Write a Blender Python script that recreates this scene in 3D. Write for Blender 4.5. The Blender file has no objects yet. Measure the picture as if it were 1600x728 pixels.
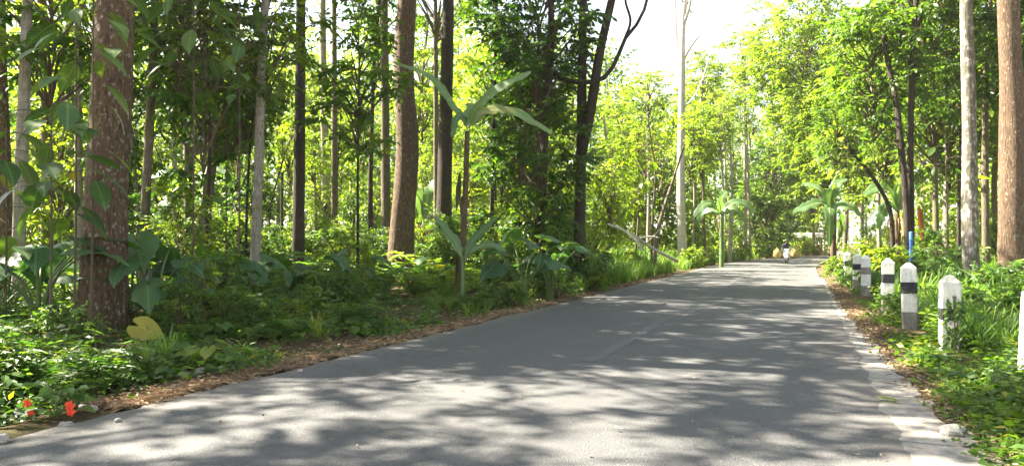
import bpy, math, random
import numpy as np
from mathutils import Vector, Matrix

# ------------------------------------------------------------------ camera, sky, sun, exposure
SC = bpy.context.scene
COL = SC.collection
F = 1155.0                      # focal length in photo pixels (1600 wide)
YAW = math.radians(21.5)        # the road runs along +Y, the camera looks to the left of it
CAM_H = 1.5
HZ = 380.0                      # horizon row in the photo

cam_d = bpy.data.cameras.new('camera')
cam_d.sensor_width = 36.0
cam_d.lens = F / 1600 * 36.0
cam_d.clip_end = 4000
cam = bpy.data.objects.new('camera', cam_d)
COL.objects.link(cam)
cam.location = (0, 0, CAM_H)
cam.rotation_euler = (math.radians(90) + math.atan((HZ - 364) / F), 0, YAW)
SC.camera = cam

SUN_AZ = math.radians(-94)     # clockwise from +Y: from the left, a little behind
SUN_EL = math.radians(47)
world = bpy.data.worlds.new('World')
SC.world = world
world.use_nodes = True
wn = world.node_tree
bg = wn.nodes['Background']
sky = wn.nodes.new('ShaderNodeTexSky')
sky.sky_type = 'NISHITA'
sky.sun_disc = False
sky.sun_elevation = SUN_EL
sky.sun_rotation = SUN_AZ
sky.air_density = 1.0
sky.dust_density = 1.5
sky.ozone_density = 1.0
hsv = wn.nodes.new('ShaderNodeHueSaturation')      # milky tropical sky
hsv.inputs['Saturation'].default_value = 0.45
wn.links.new(sky.outputs['Color'], hsv.inputs['Color'])
wn.links.new(hsv.outputs['Color'], bg.inputs['Color'])
bg.inputs['Strength'].default_value = 0.05

sun_d = bpy.data.lights.new('sun', 'SUN')
sun_d.energy = 5.0
sun_d.angle = math.radians(0.53)
sun_d.color = (1.0, 0.91, 0.75)
sun = bpy.data.objects.new('sun', sun_d)
COL.objects.link(sun)
to_sun = Vector((math.sin(SUN_AZ) * math.cos(SUN_EL), math.cos(SUN_AZ) * math.cos(SUN_EL), math.sin(SUN_EL)))
sun.rotation_euler = to_sun.to_track_quat('Z', 'Y').to_euler()
sun.location = to_sun * 60

SC.view_settings.view_transform = 'Standard'
SC.view_settings.look = 'None'
SC.view_settings.gamma = 1.0
SC.view_settings.use_curve_mapping = False
SC.view_settings.exposure = 3.2

cy = SC.cycles
cy.max_bounces = 7
cy.diffuse_bounces = 4
cy.glossy_bounces = 2
cy.transmission_bounces = 5
cy.transparent_max_bounces = 4
cy.volume_bounces = 0
cy.caustics_reflective = False
cy.caustics_refractive = False
cy.sample_clamp_indirect = 6.0

# ------------------------------------------------------------------ helpers
R = np.random.default_rng(11)
ROAD_L, ROAD_R = -5.67, 0.68
FW = np.array([-math.sin(YAW), math.cos(YAW)])
RT = np.array([math.cos(YAW), math.sin(YAW)])


def at(px, d, py=None):
    """photo column px at depth d -> world x, y (and z for a row)"""
    X = (px - 800) / F * d
    p = FW * d + RT * X
    if py is None:
        return float(p[0]), float(p[1])
    return np.array([p[0], p[1], CAM_H - (py - HZ) / F * d])


def proj(x, y, z=0):
    d = FW[0] * x + FW[1] * y
    X = RT[0] * x + RT[1] * y
    return 800 + X / d * F, HZ - (z - CAM_H) / d * F, d


def off_road(px, d, m=0.6):
    """push a depth back along its photo column until the spot is clear of the road"""
    while d < 140:
        x, y = at(px, d)
        rx = x - float(bend(y))
        if rx < ROAD_L - m or rx > ROAD_R + m:
            break
        d += 0.5
    return d


def sst(a, b, x):
    t = np.clip((x - a) / (b - a), 0, 1)
    return t * t * (3 - 2 * t)


def wob(x, y, f=1.0, s=0.0):
    return (np.sin(x * 1.3 * f + s) * np.cos(y * 1.7 * f + 1.3 * s) + 0.6 * np.sin(x * 2.9 * f - y * 2.3 * f + s * 2)
            + 0.35 * np.sin(x * 5.1 * f + y * 4.7 * f + s * 3)) / 1.95




def bend(y):
    """sideways shift of the road: straight, then bending away to the right"""
    y = np.asarray(y, float)
    return np.maximum(0, y - 45.0) ** 2 / 373.0 + np.maximum(0, y - 85.0) ** 2 / 200.0


def gz(x, y):
    """height of the forest floor"""
    x = np.asarray(x, float)
    y = np.asarray(y, float)
    x = x - bend(y)
    left = sst(-6.0, -11.5, x) * 0.24 - 0.05 * sst(-5.9, -6.5, x) * (1 - sst(-6.5, -8, x))
    right = sst(1.6, 6.0, x) * 0.22
    off = sst(-5.6, -6.4, x) + sst(0.7, 1.5, x)
    n = wob(x, y, 0.9, 1.0) * 0.05 * off + wob(x, y, 0.17, 2.0) * 0.12 * (sst(-8, -16, x) + sst(4, 10, x))
    base = np.where((x > -5.9) & (x < 1.0), -0.035, -0.012)
    far = 0.0
    return left + right + n + base + far


def mk(name, V, faces, mats, midx=None, tint=None, smooth=False):
    """one mesh from numpy arrays; faces is a list of (n,k) int arrays; midx one slot per block; tint per vertex"""
    me = bpy.data.meshes.new(name)
    V = np.asarray(V, np.float32)
    me.vertices.add(len(V))
    me.vertices.foreach_set('co', V.ravel())
    faces = [np.asarray(f, np.int32) for f in faces]
    nl = sum(f.size for f in faces)
    npoly = sum(len(f) for f in faces)
    me.loops.add(nl)
    me.polygons.add(npoly)
    me.loops.foreach_set('vertex_index', np.concatenate([f.ravel() for f in faces]))
    tot = np.concatenate([np.full(len(f), f.shape[1], np.int32) for f in faces])
    start = np.concatenate([[0], np.cumsum(tot)[:-1]]).astype(np.int32)
    me.polygons.foreach_set('loop_start', start)
    me.polygons.foreach_set('loop_total', tot)
    if midx is not None:
        me.polygons.foreach_set('material_index', np.concatenate([np.full(len(f), m, np.int32) for f, m in zip(faces, midx)]))
    me.polygons.foreach_set('use_smooth', np.full(npoly, smooth, bool))
    if tint is not None:
        a = me.attributes.new('tint', 'FLOAT', 'POINT')
        a.data.foreach_set('value', np.asarray(tint, np.float32))
    for m in mats:
        me.materials.append(m)
    me.update(calc_edges=True)
    me.validate()
    return me


class Buf:
    def __init__(s):
        s.v, s.f, s.m, s.t, s.n, s.u, s.hasuv = [], [], [], [], 0, [], False

    def add(s, V, faces, m=0, tint=0.5, uv=None):
        V = np.asarray(V, float)
        s.hasuv = s.hasuv or uv is not None
        s.u.append(np.zeros((len(V), 2)) if uv is None else np.asarray(uv, float))
        if not isinstance(faces, list):
            faces = [faces]
        for f in faces:
            s.f.append(np.asarray(f, np.int64) + s.n)
            s.m.append(m)
        s.v.append(V)
        s.t.append(np.full(len(V), tint) if np.isscalar(tint) else np.asarray(tint))
        s.n += len(V)

    def mesh(s, name, mats, smooth=False):
        me = mk(name, np.concatenate(s.v), s.f, mats, s.m, np.concatenate(s.t), smooth)
        if s.hasuv:
            u = np.concatenate(s.u)
            a = me.attributes.new('blade', 'FLOAT_VECTOR', 'POINT')
            a.data.foreach_set('vector', np.column_stack([u, np.zeros(len(u))]).astype(np.float32).ravel())
        return me


def link(name, me, parent=None, loc=(0, 0, 0), rz=0.0, scale=None):
    o = bpy.data.objects.new(name, me)
    COL.objects.link(o)
    o.location = loc
    o.rotation_euler = (0, 0, rz)
    if scale is not None:
        o.scale = scale if hasattr(scale, '__len__') else (scale,) * 3
    o.parent = parent
    return o


def tag(o, label, cat, group=None, kind=None):
    if label:
        o['label'] = label
    if cat:
        o['category'] = cat
    if group:
        o['group'] = group
    if kind:
        o['kind'] = kind
    return o


def thing(name, label, cat, loc=(0, 0, 0), rz=0.0, group=None):
    return tag(link(name, None, None, loc, rz), label, cat, group)


def structure(name, me, loc=(0, 0, 0)):
    o = link(name, me, None, loc)
    o['kind'] = 'structure'
    return o


def unit(a):
    a = np.asarray(a, float)
    return a / np.maximum(np.linalg.norm(a, axis=-1, keepdims=True), 1e-9)


def frames(axis, normal):
    """rotation matrices with columns (side, axis, normal)"""
    y = unit(axis)
    z = normal - (normal * y).sum(-1, keepdims=True) * y
    z = unit(z)
    x = np.cross(y, z)
    return np.stack([x, y, z], -1)


def stamp(tv, Rm, sc, pos):
    """template verts (k,3), n transforms -> (n*k,3)"""
    tv = np.asarray(tv, float)
    sc = np.asarray(sc, float)
    if sc.ndim == 1:
        sc = np.repeat(sc[:, None], 3, 1)
    P = tv[None] * sc[:, None, :]
    P = np.einsum('nij,nkj->nki', Rm, P) + pos[:, None, :]
    return P.reshape(-1, 3)


def stampf(tf, n, k):
    tf = np.asarray(tf)
    return (tf[None] + (np.arange(n) * k)[:, None, None]).reshape(-1, tf.shape[1])


def tube(path, rad, sides=8, cap=True, lump=0.0, seed=0.0, lobes=None):
    path = np.asarray(path, float)
    n = len(path)
    rad = np.broadcast_to(np.asarray(rad, float), (n,))
    tan = unit(np.gradient(path, axis=0))
    ref = np.array([0.0, 1.0, 0.0]) if abs(tan[n // 2][1]) < 0.8 else np.array([1.0, 0, 0])
    x = unit(np.cross(np.repeat(ref[None], n, 0), tan))
    y = np.cross(tan, x)
    a = np.linspace(0, 2 * math.pi, sides, endpoint=False)
    rr = rad[:, None] * np.ones((1, sides))
    if lump:
        h = np.concatenate([[0], np.cumsum(np.linalg.norm(np.diff(path, axis=0), axis=1))])[:, None]
        rr = rr * (1 + lump * (np.sin(3 * a + h * 0.9 + seed) * 0.5 + np.sin(2 * a - h * 1.7 + seed * 2) * 0.5 + 0.4 * np.sin(5 * a + h * 2.6 + seed)))
    if lobes is not None:
        rr = rr * (1 + lobes[:, None] * (np.sin(5 * a + seed)[None] * 0.6 + np.sin(3 * a + 2 * seed)[None] * 0.5))
    V = path[:, None, :] + rr[..., None] * (np.cos(a)[None, :, None] * x[:, None, :] + np.sin(a)[None, :, None] * y[:, None, :])
    V = V.reshape(-1, 3)
    i = np.arange(n - 1)[:, None] * sides
    j = np.arange(sides)[None]
    j2 = (j + 1) % sides
    Q = np.stack([i + j, i + j2, i + sides + j2, i + sides + j], -1).reshape(-1, 4)
    fs = [Q]
    if cap:
        fs.append(np.arange(sides)[::-1][None])
        fs.append((np.arange(sides) + (n - 1) * sides)[None])
    return V, fs


def smooth_path(pts, n):
    """Catmull-Rom through points"""
    p = np.asarray(pts, float)
    if len(p) == 2:
        t = np.linspace(0, 1, n)[:, None]
        return p[0] * (1 - t) + p[1] * t
    q = np.vstack([2 * p[0] - p[1], p, 2 * p[-1] - p[-2]])
    out = []
    m = len(p) - 1
    for u in np.linspace(0, m - 1e-6, n):
        i = int(u)
        t = u - i
        a, b, c, d = q[i], q[i + 1], q[i + 2], q[i + 3]
        out.append(0.5 * ((2 * b) + (-a + c) * t + (2 * a - 5 * b + 4 * c - d) * t * t + (-a + 3 * b - 3 * c + d) * t ** 3))
    return np.array(out)


def box(x0, x1, y0, y1, z0, z1):
    V = np.array([[x, y, z] for z in (z0, z1) for y in (y0, y1) for x in (x0, x1)], float)
    Q = np.array([[0, 2, 3, 1], [4, 5, 7, 6], [0, 1, 5, 4], [2, 6, 7, 3], [0, 4, 6, 2], [1, 3, 7, 5]])
    return V, Q


def ellipsoid(c, r, nu=14, nv=9):
    V, Q = [], []
    for i in range(nv + 1):
        th = math.pi * i / nv
        for j in range(nu):
            ph = 2 * math.pi * j / nu
            V.append([c[0] + r[0] * math.sin(th) * math.cos(ph), c[1] + r[1] * math.sin(th) * math.sin(ph), c[2] + r[2] * math.cos(th)])
    for i in range(nv):
        for j in range(nu):
            j2 = (j + 1) % nu
            Q.append([i * nu + j, (i + 1) * nu + j, (i + 1) * nu + j2, i * nu + j2])
    return np.array(V), np.array(Q)


# ------------------------------------------------------------------ materials
def new_mat(name):
    m = bpy.data.materials.new(name)
    m.use_nodes = True
    nt = m.node_tree
    for n in list(nt.nodes):
        nt.nodes.remove(n)
    out = nt.nodes.new('ShaderNodeOutputMaterial')
    return m, nt, out


def nd(nt, typ, **kw):
    n = nt.nodes.new(typ)
    for k, v in kw.items():
        if hasattr(n, k):
            setattr(n, k, v)
        else:
            n.inputs[k].default_value = v
    return n


def ramp(nt, fac, stops):
    r = nt.nodes.new('ShaderNodeValToRGB')
    el = r.color_ramp.elements
    while len(el) > 1:
        el.remove(el[-1])
    el[0].position, el[0].color = stops[0][0], (*stops[0][1], 1)
    for p, c in stops[1:]:
        e = el.new(p)
        e.color = (*c, 1)
    if fac is not None:
        nt.links.new(fac, r.inputs['Fac'])
    return r


def g3(v):
    return (v, v, v)


def mixc(nt, fac, a, b, blend='MIX'):
    m = nt.nodes.new('ShaderNodeMix')
    m.data_type = 'RGBA'
    m.blend_type = blend
    for sock, val in ((m.inputs[0], fac), (m.inputs[6], a), (m.inputs[7], b)):
        if hasattr(val, 'is_output'):
            nt.links.new(val, sock)
        elif isinstance(val, (int, float)):
            sock.default_value = val
        else:
            sock.default_value = (*val, 1)
    return m.outputs[2]


def coords(nt, scale=(1, 1, 1), kind='Object', rnd=False):
    tc = nt.nodes.new('ShaderNodeTexCoord')
    mp = nt.nodes.new('ShaderNodeMapping')
    mp.inputs['Scale'].default_value = scale
    nt.links.new(tc.outputs[kind], mp.inputs['Vector'])
    if rnd:
        oi = nt.nodes.new('ShaderNodeObjectInfo')
        mu = nd(nt, 'ShaderNodeMath', operation='MULTIPLY')
        mu.inputs[1].default_value = 37.0
        nt.links.new(oi.outputs['Random'], mu.inputs[0])
        nt.links.new(mu.outputs[0], mp.inputs['Location'])
    return mp.outputs[0]


def noise(nt, vec, scale, detail=4, rough=0.6, dist=0.0):
    n = nd(nt, 'ShaderNodeTexNoise')
    n.inputs['Scale'].default_value = scale
    n.inputs['Detail'].default_value = detail
    n.inputs['Roughness'].default_value = rough
    n.inputs['Distortion'].default_value = dist
    nt.links.new(vec, n.inputs['Vector'])
    return n.outputs['Fac']


def bump(nt, h, strength, dist=0.02, normal=None):
    b = nd(nt, 'ShaderNodeBump')
    b.inputs['Strength'].default_value = strength
    b.inputs['Distance'].default_value = dist
    nt.links.new(h, b.inputs['Height'])
    if normal is not None:
        nt.links.new(normal, b.inputs['Normal'])
    return b.outputs[0]


def pbsdf(nt, out, color, rough=0.8, spec=0.3, normal=None, **kw):
    p = nd(nt, 'ShaderNodeBsdfPrincipled')
    if hasattr(color, 'is_output'):
        nt.links.new(color, p.inputs['Base Color'])
    else:
        p.inputs['Base Color'].default_value = (*color, 1)
    if hasattr(rough, 'is_output'):
        nt.links.new(rough, p.inputs['Roughness'])
    else:
        p.inputs['Roughness'].default_value = rough
    p.inputs['Specular IOR Level'].default_value = spec
    for k, v in kw.items():
        p.inputs[k].default_value = v
    if normal is not None:
        nt.links.new(normal, p.inputs['Normal'])
    if out is not None:
        nt.links.new(p.outputs[0], out.inputs['Surface'])
    return p


def plain(name, color, rough=0.6, spec=0.4, vary=0.15, sc=6.0, bmp=0.0, **kw):
    m, nt, out = new_mat(name)
    v = coords(nt)
    n = noise(nt, v, sc, 5)
    lo = tuple(c * (1 - vary) for c in color)
    hi = tuple(min(1, c * (1 + vary)) for c in color)
    r = ramp(nt, n, [(0.3, lo), (0.7, hi)])
    pbsdf(nt, out, r.outputs[0], rough, spec, bump(nt, n, bmp, 0.01) if bmp else None, **kw)
    return m


def leaf_mat(name, dark, mid, light, trans=0.4, rough=0.42, spec=0.45, tmul=(2.0, 2.1, 0.6), veins=0.0, vfreq=9.0):
    """a leaf: per-leaf tint from the mesh, part of the light passes through"""
    m, nt, out = new_mat(name)
    at_ = nd(nt, 'ShaderNodeAttribute')
    at_.attribute_name = 'tint'
    v = coords(nt, kind='Object', rnd=True)
    n = noise(nt, v, 0.9, 2)
    ad = nd(nt, 'ShaderNodeMath', operation='MULTIPLY_ADD')
    nt.links.new(n, ad.inputs[0])
    ad.inputs[1].default_value = 0.55
    ad.inputs[2].default_value = -0.275
    ad2 = nd(nt, 'ShaderNodeMath', operation='ADD')
    nt.links.new(at_.outputs['Fac'], ad2.inputs[0])
    nt.links.new(ad.outputs[0], ad2.inputs[1])
    r = ramp(nt, ad2.outputs[0], [(0.05, dark), (0.5, mid), (0.93, light), (0.985, (light[0] * 1.5, light[1] * 1.0, light[2] * 0.8))])
    c = r.outputs[0]
    nrm = None
    if veins:
        ba = nd(nt, 'ShaderNodeAttribute')
        ba.attribute_name = 'blade'
        sx = nd(nt, 'ShaderNodeSeparateXYZ')
        nt.links.new(ba.outputs['Vector'], sx.inputs[0])
        ab = nd(nt, 'ShaderNodeMath', operation='ABSOLUTE')
        nt.links.new(sx.outputs[0], ab.inputs[0])
        q1 = nd(nt, 'ShaderNodeMath', operation='MULTIPLY_ADD')     # side veins run out and forward
        nt.links.new(ab.outputs[0], q1.inputs[0])
        q1.inputs[1].default_value = -0.75
        nt.links.new(sx.outputs[1], q1.inputs[2])
        q2 = nd(nt, 'ShaderNodeMath', operation='MULTIPLY')
        nt.links.new(q1.outputs[0], q2.inputs[0])
        q2.inputs[1].default_value = vfreq
        q3 = nd(nt, 'ShaderNodeMath', operation='PINGPONG')
        nt.links.new(q2.outputs[0], q3.inputs[0])
        q3.inputs[1].default_value = 0.5
        vein = ramp(nt, q3.outputs[0], [(0.0, g3(1)), (0.10, g3(0))]).outputs[0]
        rib = ramp(nt, ab.outputs[0], [(0.012, g3(1)), (0.03, g3(0))]).outputs[0]
        both = mixc(nt, 1.0, vein, rib, 'LIGHTEN')
        blot = noise(nt, v, 7, 5, 0.65)
        c = mixc(nt, ramp(nt, blot, [(0.56, g3(0)), (0.74, g3(0.55))]).outputs[0], c, tuple(x * 1.5 for x in light))
        c = mixc(nt, ramp(nt, noise(nt, v, 16, 3), [(0.68, g3(0)), (0.73, g3(0.6))]).outputs[0], c, (0.10, 0.075, 0.03))
        m2 = nd(nt, 'ShaderNodeMath', operation='MULTIPLY')
        nt.links.new(both, m2.inputs[0])
        m2.inputs[1].default_value = veins
        c = mixc(nt, m2.outputs[0], c, tuple(min(1, x * 1.7 + 0.03) for x in light))
        nrm = bump(nt, both, -0.5, 0.02)
        rough = ramp(nt, blot, [(0.3, g3(rough - 0.05)), (0.7, g3(rough + 0.2))]).outputs[0]
    p = pbsdf(nt, None, c, rough, spec, nrm)
    tr = nd(nt, 'ShaderNodeBsdfTranslucent')
    tc = mixc(nt, 1.0, c, tmul, 'MULTIPLY')
    nt.links.new(tc, tr.inputs['Color'])
    mx = nd(nt, 'ShaderNodeMixShader')
    mx.inputs[0].default_value = trans
    nt.links.new(p.outputs[0], mx.inputs[1])
    nt.links.new(tr.outputs[0], mx.inputs[2])
    nt.links.new(mx.outputs[0], out.inputs['Surface'])
    return m


def bark_mat(name, base, dark, lichen, lich_amt=0.5, ridge=1.0, moss=None, moss_amt=0.0, sc=1.0, band=0.0):
    m, nt, out = new_mat(name)
    v = coords(nt, (1, 1, 0.16), rnd=True)
    v1 = coords(nt, (1, 1, 1), rnd=True)
    v2 = coords(nt, (1, 1, 0.6), rnd=True)
    fib = noise(nt, v, 34 * sc, 6, 0.65, 0.3)
    big = noise(nt, v1, 3.2, 4)
    c = ramp(nt, fib, [(0.33, dark), (0.52, base), (0.72, tuple(min(1, x * 1.45) for x in base))]).outputs[0]
    c = mixc(nt, ramp(nt, big, [(0.35, g3(0)), (0.75, g3(0.55))]).outputs[0], c, tuple(x * 0.62 for x in base))
    if lich_amt:
        vo = nd(nt, 'ShaderNodeTexVoronoi')
        vo.inputs['Scale'].default_value = 19 * sc
        vo.inputs['Randomness'].default_value = 1.0
        nt.links.new(v2, vo.inputs['Vector'])
        pat = noise(nt, v2, 15 * sc, 6, 0.75)
        mix = nd(nt, 'ShaderNodeMath', operation='SUBTRACT')
        nt.links.new(pat, mix.inputs[0])
        mul = nd(nt, 'ShaderNodeMath', operation='MULTIPLY')
        nt.links.new(vo.outputs['Distance'], mul.inputs[0])
        mul.inputs[1].default_value = 0.32
        nt.links.new(mul.outputs[0], mix.inputs[1])
        th = 0.60 - 0.28 * lich_amt
        lm = ramp(nt, mix.outputs[0], [(th, g3(0)), (th + 0.09, g3(0.8))]).outputs[0]
        lm2 = nd(nt, 'ShaderNodeMath', operation='MULTIPLY')
        nt.links.new(lm, lm2.inputs[0])
        rr = ramp(nt, fib, [(0.36, g3(0.25)), (0.55, g3(1))]).outputs[0]
        nt.links.new(rr, lm2.inputs[1])
        c = mixc(nt, lm2.outputs[0], c, lichen)
    if moss_amt:
        mn = noise(nt, v1, 2.2, 5, 0.6)
        c = mixc(nt, ramp(nt, mn, [(0.62 - 0.25 * moss_amt, g3(0)), (0.78 - 0.2 * moss_amt, g3(0.75))]).outputs[0], c, moss)
    h = fib
    if band:
        vb = coords(nt, (0.6, 0.6, 6.0), rnd=True)
        bn = noise(nt, vb, 3.0, 3)
        c = mixc(nt, ramp(nt, bn, [(0.5, g3(0)), (0.62, g3(band))]).outputs[0], c, dark)
    b = bump(nt, h, 0.95 * ridge, 0.05)
    pbsdf(nt, out, c, 0.88, 0.2, b)
    return m


M = {}
M['bark_brown'] = bark_mat('bark_brown', (0.122, 0.080, 0.048), (0.032, 0.020, 0.013), (0.36, 0.33, 0.27), 0.70, 1.0, (0.15, 0.13, 0.03), 0.3)
M['bark_red'] = bark_mat('bark_red', (0.135, 0.090, 0.058), (0.036, 0.024, 0.016), (0.36, 0.32, 0.26), 0.58, 0.9)
M['bark_dark'] = bark_mat('bark_dark', (0.055, 0.042, 0.034), (0.02, 0.016, 0.013), (0.16, 0.16, 0.13), 0.25, 1.0, (0.05, 0.07, 0.02), 0.4)
M['bark_pale'] = bark_mat('bark_pale', (0.30, 0.27, 0.21), (0.13, 0.11, 0.085), (0.50, 0.48, 0.42), 0.5, 0.5, (0.13, 0.14, 0.05), 0.4, band=0.35)
M['bark_mottled'] = bark_mat('bark_mottled', (0.16, 0.145, 0.115), (0.06, 0.052, 0.04), (0.50, 0.48, 0.43), 0.95, 0.6, (0.09, 0.085, 0.05), 0.55, sc=0.55, band=0.25)
M['bark_mid'] = bark_mat('bark_mid', (0.15, 0.12, 0.085), (0.05, 0.04, 0.03), (0.33, 0.32, 0.26), 0.55, 0.8, (0.10, 0.11, 0.03), 0.5)
M['bark_white'] = bark_mat('bark_white', (0.50, 0.46, 0.39), (0.28, 0.25, 0.2), (0.62, 0.6, 0.54), 0.5, 0.4, band=0.3)
M['banana_stem'] = bark_mat('banana_stem', (0.115, 0.082, 0.048), (0.04, 0.027, 0.017), (0.30, 0.26, 0.14), 0.3, 0.9, (0.14, 0.15, 0.05), 0.35)
M['twig'] = plain('twig', (0.10, 0.075, 0.05), 0.85, 0.2)
M['green_stem'] = plain('green_stem', (0.10, 0.15, 0.045), 0.55, 0.4)
M['pale_rib'] = plain('pale_rib', (0.30, 0.36, 0.14), 0.5, 0.4)

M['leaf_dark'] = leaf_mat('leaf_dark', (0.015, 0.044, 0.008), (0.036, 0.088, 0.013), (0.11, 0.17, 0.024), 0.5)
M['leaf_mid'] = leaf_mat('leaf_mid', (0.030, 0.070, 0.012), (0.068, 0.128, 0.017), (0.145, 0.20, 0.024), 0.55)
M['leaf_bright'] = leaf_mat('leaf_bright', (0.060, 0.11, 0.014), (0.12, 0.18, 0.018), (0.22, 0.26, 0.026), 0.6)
M['leaf_weed'] = leaf_mat('leaf_weed', (0.030, 0.075, 0.016), (0.070, 0.14, 0.026), (0.15, 0.22, 0.036), 0.47)
M['leaf_taro'] = leaf_mat('leaf_taro', (0.018, 0.060, 0.024), (0.035, 0.095, 0.034), (0.075, 0.14, 0.04), 0.36, 0.44, 0.5, veins=0.5)
M['leaf_broad'] = leaf_mat('leaf_broad', (0.020, 0.055, 0.016), (0.042, 0.095, 0.024), (0.085, 0.14, 0.028), 0.27, 0.40, 0.5, veins=0.35, vfreq=10)
M['leaf_banana'] = leaf_mat('leaf_banana', (0.055, 0.12, 0.045), (0.09, 0.165, 0.06), (0.15, 0.23, 0.085), 0.40, 0.36, 0.6, (1.7, 1.8, 0.7), veins=0.35, vfreq=30)
M['leaf_yellow'] = leaf_mat('leaf_yellow', (0.16, 0.16, 0.02), (0.30, 0.27, 0.03), (0.42, 0.36, 0.05), 0.4, tmul=(1.3, 1.2, 0.7), veins=0.3)
M['leaf_grass'] = leaf_mat('leaf_grass', (0.045, 0.10, 0.020), (0.085, 0.17, 0.028), (0.16, 0.24, 0.045), 0.45)
M['litter'] = leaf_mat('litter', (0.095, 0.06, 0.035), (0.21, 0.145, 0.085), (0.42, 0.32, 0.20), 0.10, 0.8, 0.2, (1.2, 1.0, 0.8))
M['flower'] = plain('flower', (0.75, 0.06, 0.015), 0.55, 0.3)
M['leaf_brown'] = leaf_mat('leaf_brown', (0.11, 0.065, 0.03), (0.19, 0.12, 0.06), (0.28, 0.19, 0.10), 0.15, 0.8, 0.2, (1.2, 1.0, 0.8))
M['stone'] = plain('stone', (0.34, 0.32, 0.28), 0.85, 0.2, 0.35, 12, 0.5)


def ground_mat():
    m, nt, out = new_mat('forest_floor')
    v = coords(nt)
    a = noise(nt, v, 9, 7, 0.7)
    b = noise(nt, v, 0.8, 4)
    c = ramp(nt, a, [(0.3, (0.035, 0.024, 0.014)), (0.5, (0.085, 0.058, 0.033)), (0.7, (0.17, 0.12, 0.07))]).outputs[0]
    c = mixc(nt, ramp(nt, b, [(0.48, g3(0)), (0.66, g3(0.7))]).outputs[0], c, (0.05, 0.075, 0.02))
    pbsdf(nt, out, c, 0.95, 0.1, bump(nt, a, 0.9, 0.06))
    return m


def asphalt_mat():
    m, nt, out = new_mat('asphalt')
    v = coords(nt)
    agg = nd(nt, 'ShaderNodeTexVoronoi')
    agg.inputs['Scale'].default_value = 75
    nt.links.new(v, agg.inputs['Vector'])
    fine = noise(nt, v, 55, 5, 0.75)
    mid = noise(nt, coords(nt, (1, 0.35, 1)), 1.6, 5, 0.6)
    big = noise(nt, coords(nt, (1, 0.22, 1)), 0.55, 3)
    c = ramp(nt, fine, [(0.28, (0.027, 0.0275, 0.029)), (0.50, (0.068, 0.069, 0.071)), (0.72, (0.17, 0.17, 0.168))]).outputs[0]
    c = mixc(nt, ramp(nt, mid, [(0.38, g3(0.0)), (0.7, g3(0.42))]).outputs[0], c, (0.108, 0.107, 0.105))
    c = mixc(nt, ramp(nt, big, [(0.45, g3(0.0)), (0.7, g3(0.38))]).outputs[0], c, (0.060, 0.060, 0.061))
    sp = nd(nt, 'ShaderNodeSeparateXYZ')
    nt.links.new(v, sp.inputs[0])
    wx = nd(nt, 'ShaderNodeMath', operation='MULTIPLY_ADD')
    nt.links.new(mid, wx.inputs[0])
    wx.inputs[1].default_value = 0.5
    nt.links.new(sp.outputs[0], wx.inputs[2])
    mr = nd(nt, 'ShaderNodeMapRange')
    mr.inputs['From Min'].default_value = -6.0
    mr.inputs['From Max'].default_value = 1.4
    nt.links.new(wx.outputs[0], mr.inputs['Value'])
    tr_ = ramp(nt, mr.outputs[0], [(0.0, g3(0)), (0.14, g3(0.05)), (0.22, g3(0.5)), (0.30, g3(0.1)), (0.40, g3(0.45)), (0.48, g3(0.0)), (0.60, g3(0.5)), (0.68, g3(0.1)), (0.78, g3(0.5)), (0.88, g3(0))]).outputs[0]
    c = mixc(nt, tr_, c, (0.070, 0.070, 0.071))
    ed = ramp(nt, mr.outputs[0], [(0.04, g3(0.75)), (0.15, g3(0)), (0.86, g3(0)), (0.98, g3(0.6))]).outputs[0]
    c = mixc(nt, ed, c, (0.17, 0.15, 0.125))
    stn = noise(nt, coords(nt, (1, 0.5, 1)), 2.4, 6, 0.7, 0.6)
    c = mixc(nt, ramp(nt, stn, [(0.56, g3(0)), (0.70, g3(0.55))]).outputs[0], c, (0.045, 0.045, 0.046))
    # pale stone chips
    ch = ramp(nt, agg.outputs['Color'], [(0.93, g3(0)), (0.97, g3(0.6))]).outputs[0]
    c = mixc(nt, ch, c, (0.36, 0.35, 0.33))
    # thin cracks
    cr = nd(nt, 'ShaderNodeTexVoronoi')
    cr.feature = 'DISTANCE_TO_EDGE'
    cr.inputs['Scale'].default_value = 0.42
    wv = nd(nt, 'ShaderNodeVectorMath', operation='ADD')
    nn = nd(nt, 'ShaderNodeTexNoise')
    nn.inputs['Scale'].default_value = 2.5
    nn.inputs['Detail'].default_value = 5
    nt.links.new(v, nn.inputs['Vector'])
    nt.links.new(v, wv.inputs[0])
    nt.links.new(nn.outputs['Color'], wv.inputs[1])
    nt.links.new(wv.outputs[0], cr.inputs['Vector'])
    ck = ramp(nt, cr.outputs['Distance'], [(0.002, g3(0.7)), (0.010, g3(0))]).outputs[0]
    c = mixc(nt, ck, c, (0.05, 0.047, 0.045))
    h = mixc(nt, 0.5, fine, agg.outputs['Distance'])
    pbsdf(nt, out, c, ramp(nt, mid, [(0.3, g3(0.72)), (0.7, g3(0.9))]).outputs[0], 0.35, bump(nt, h, 0.8, 0.015))
    return m


def line_mat():
    m, nt, out = new_mat('worn_line_paint')
    v = coords(nt)
    fine = noise(nt, v, 30, 6, 0.8)
    big = noise(nt, coords(nt, (1, 0.4, 1)), 1.6, 4)
    w = nd(nt, 'ShaderNodeMath', operation='MULTIPLY')
    nt.links.new(ramp(nt, fine, [(0.42, g3(0)), (0.62, g3(1))]).outputs[0], w.inputs[0])
    nt.links.new(ramp(nt, big, [(0.35, g3(0.1)), (0.7, g3(0.6))]).outputs[0], w.inputs[1])
    c = mixc(nt, w.outputs[0], (0.078, 0.079, 0.080), (0.165, 0.164, 0.162))
    pbsdf(nt, out, c, 0.85, 0.3, bump(nt, fine, 0.4, 0.008))
    return m


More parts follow.
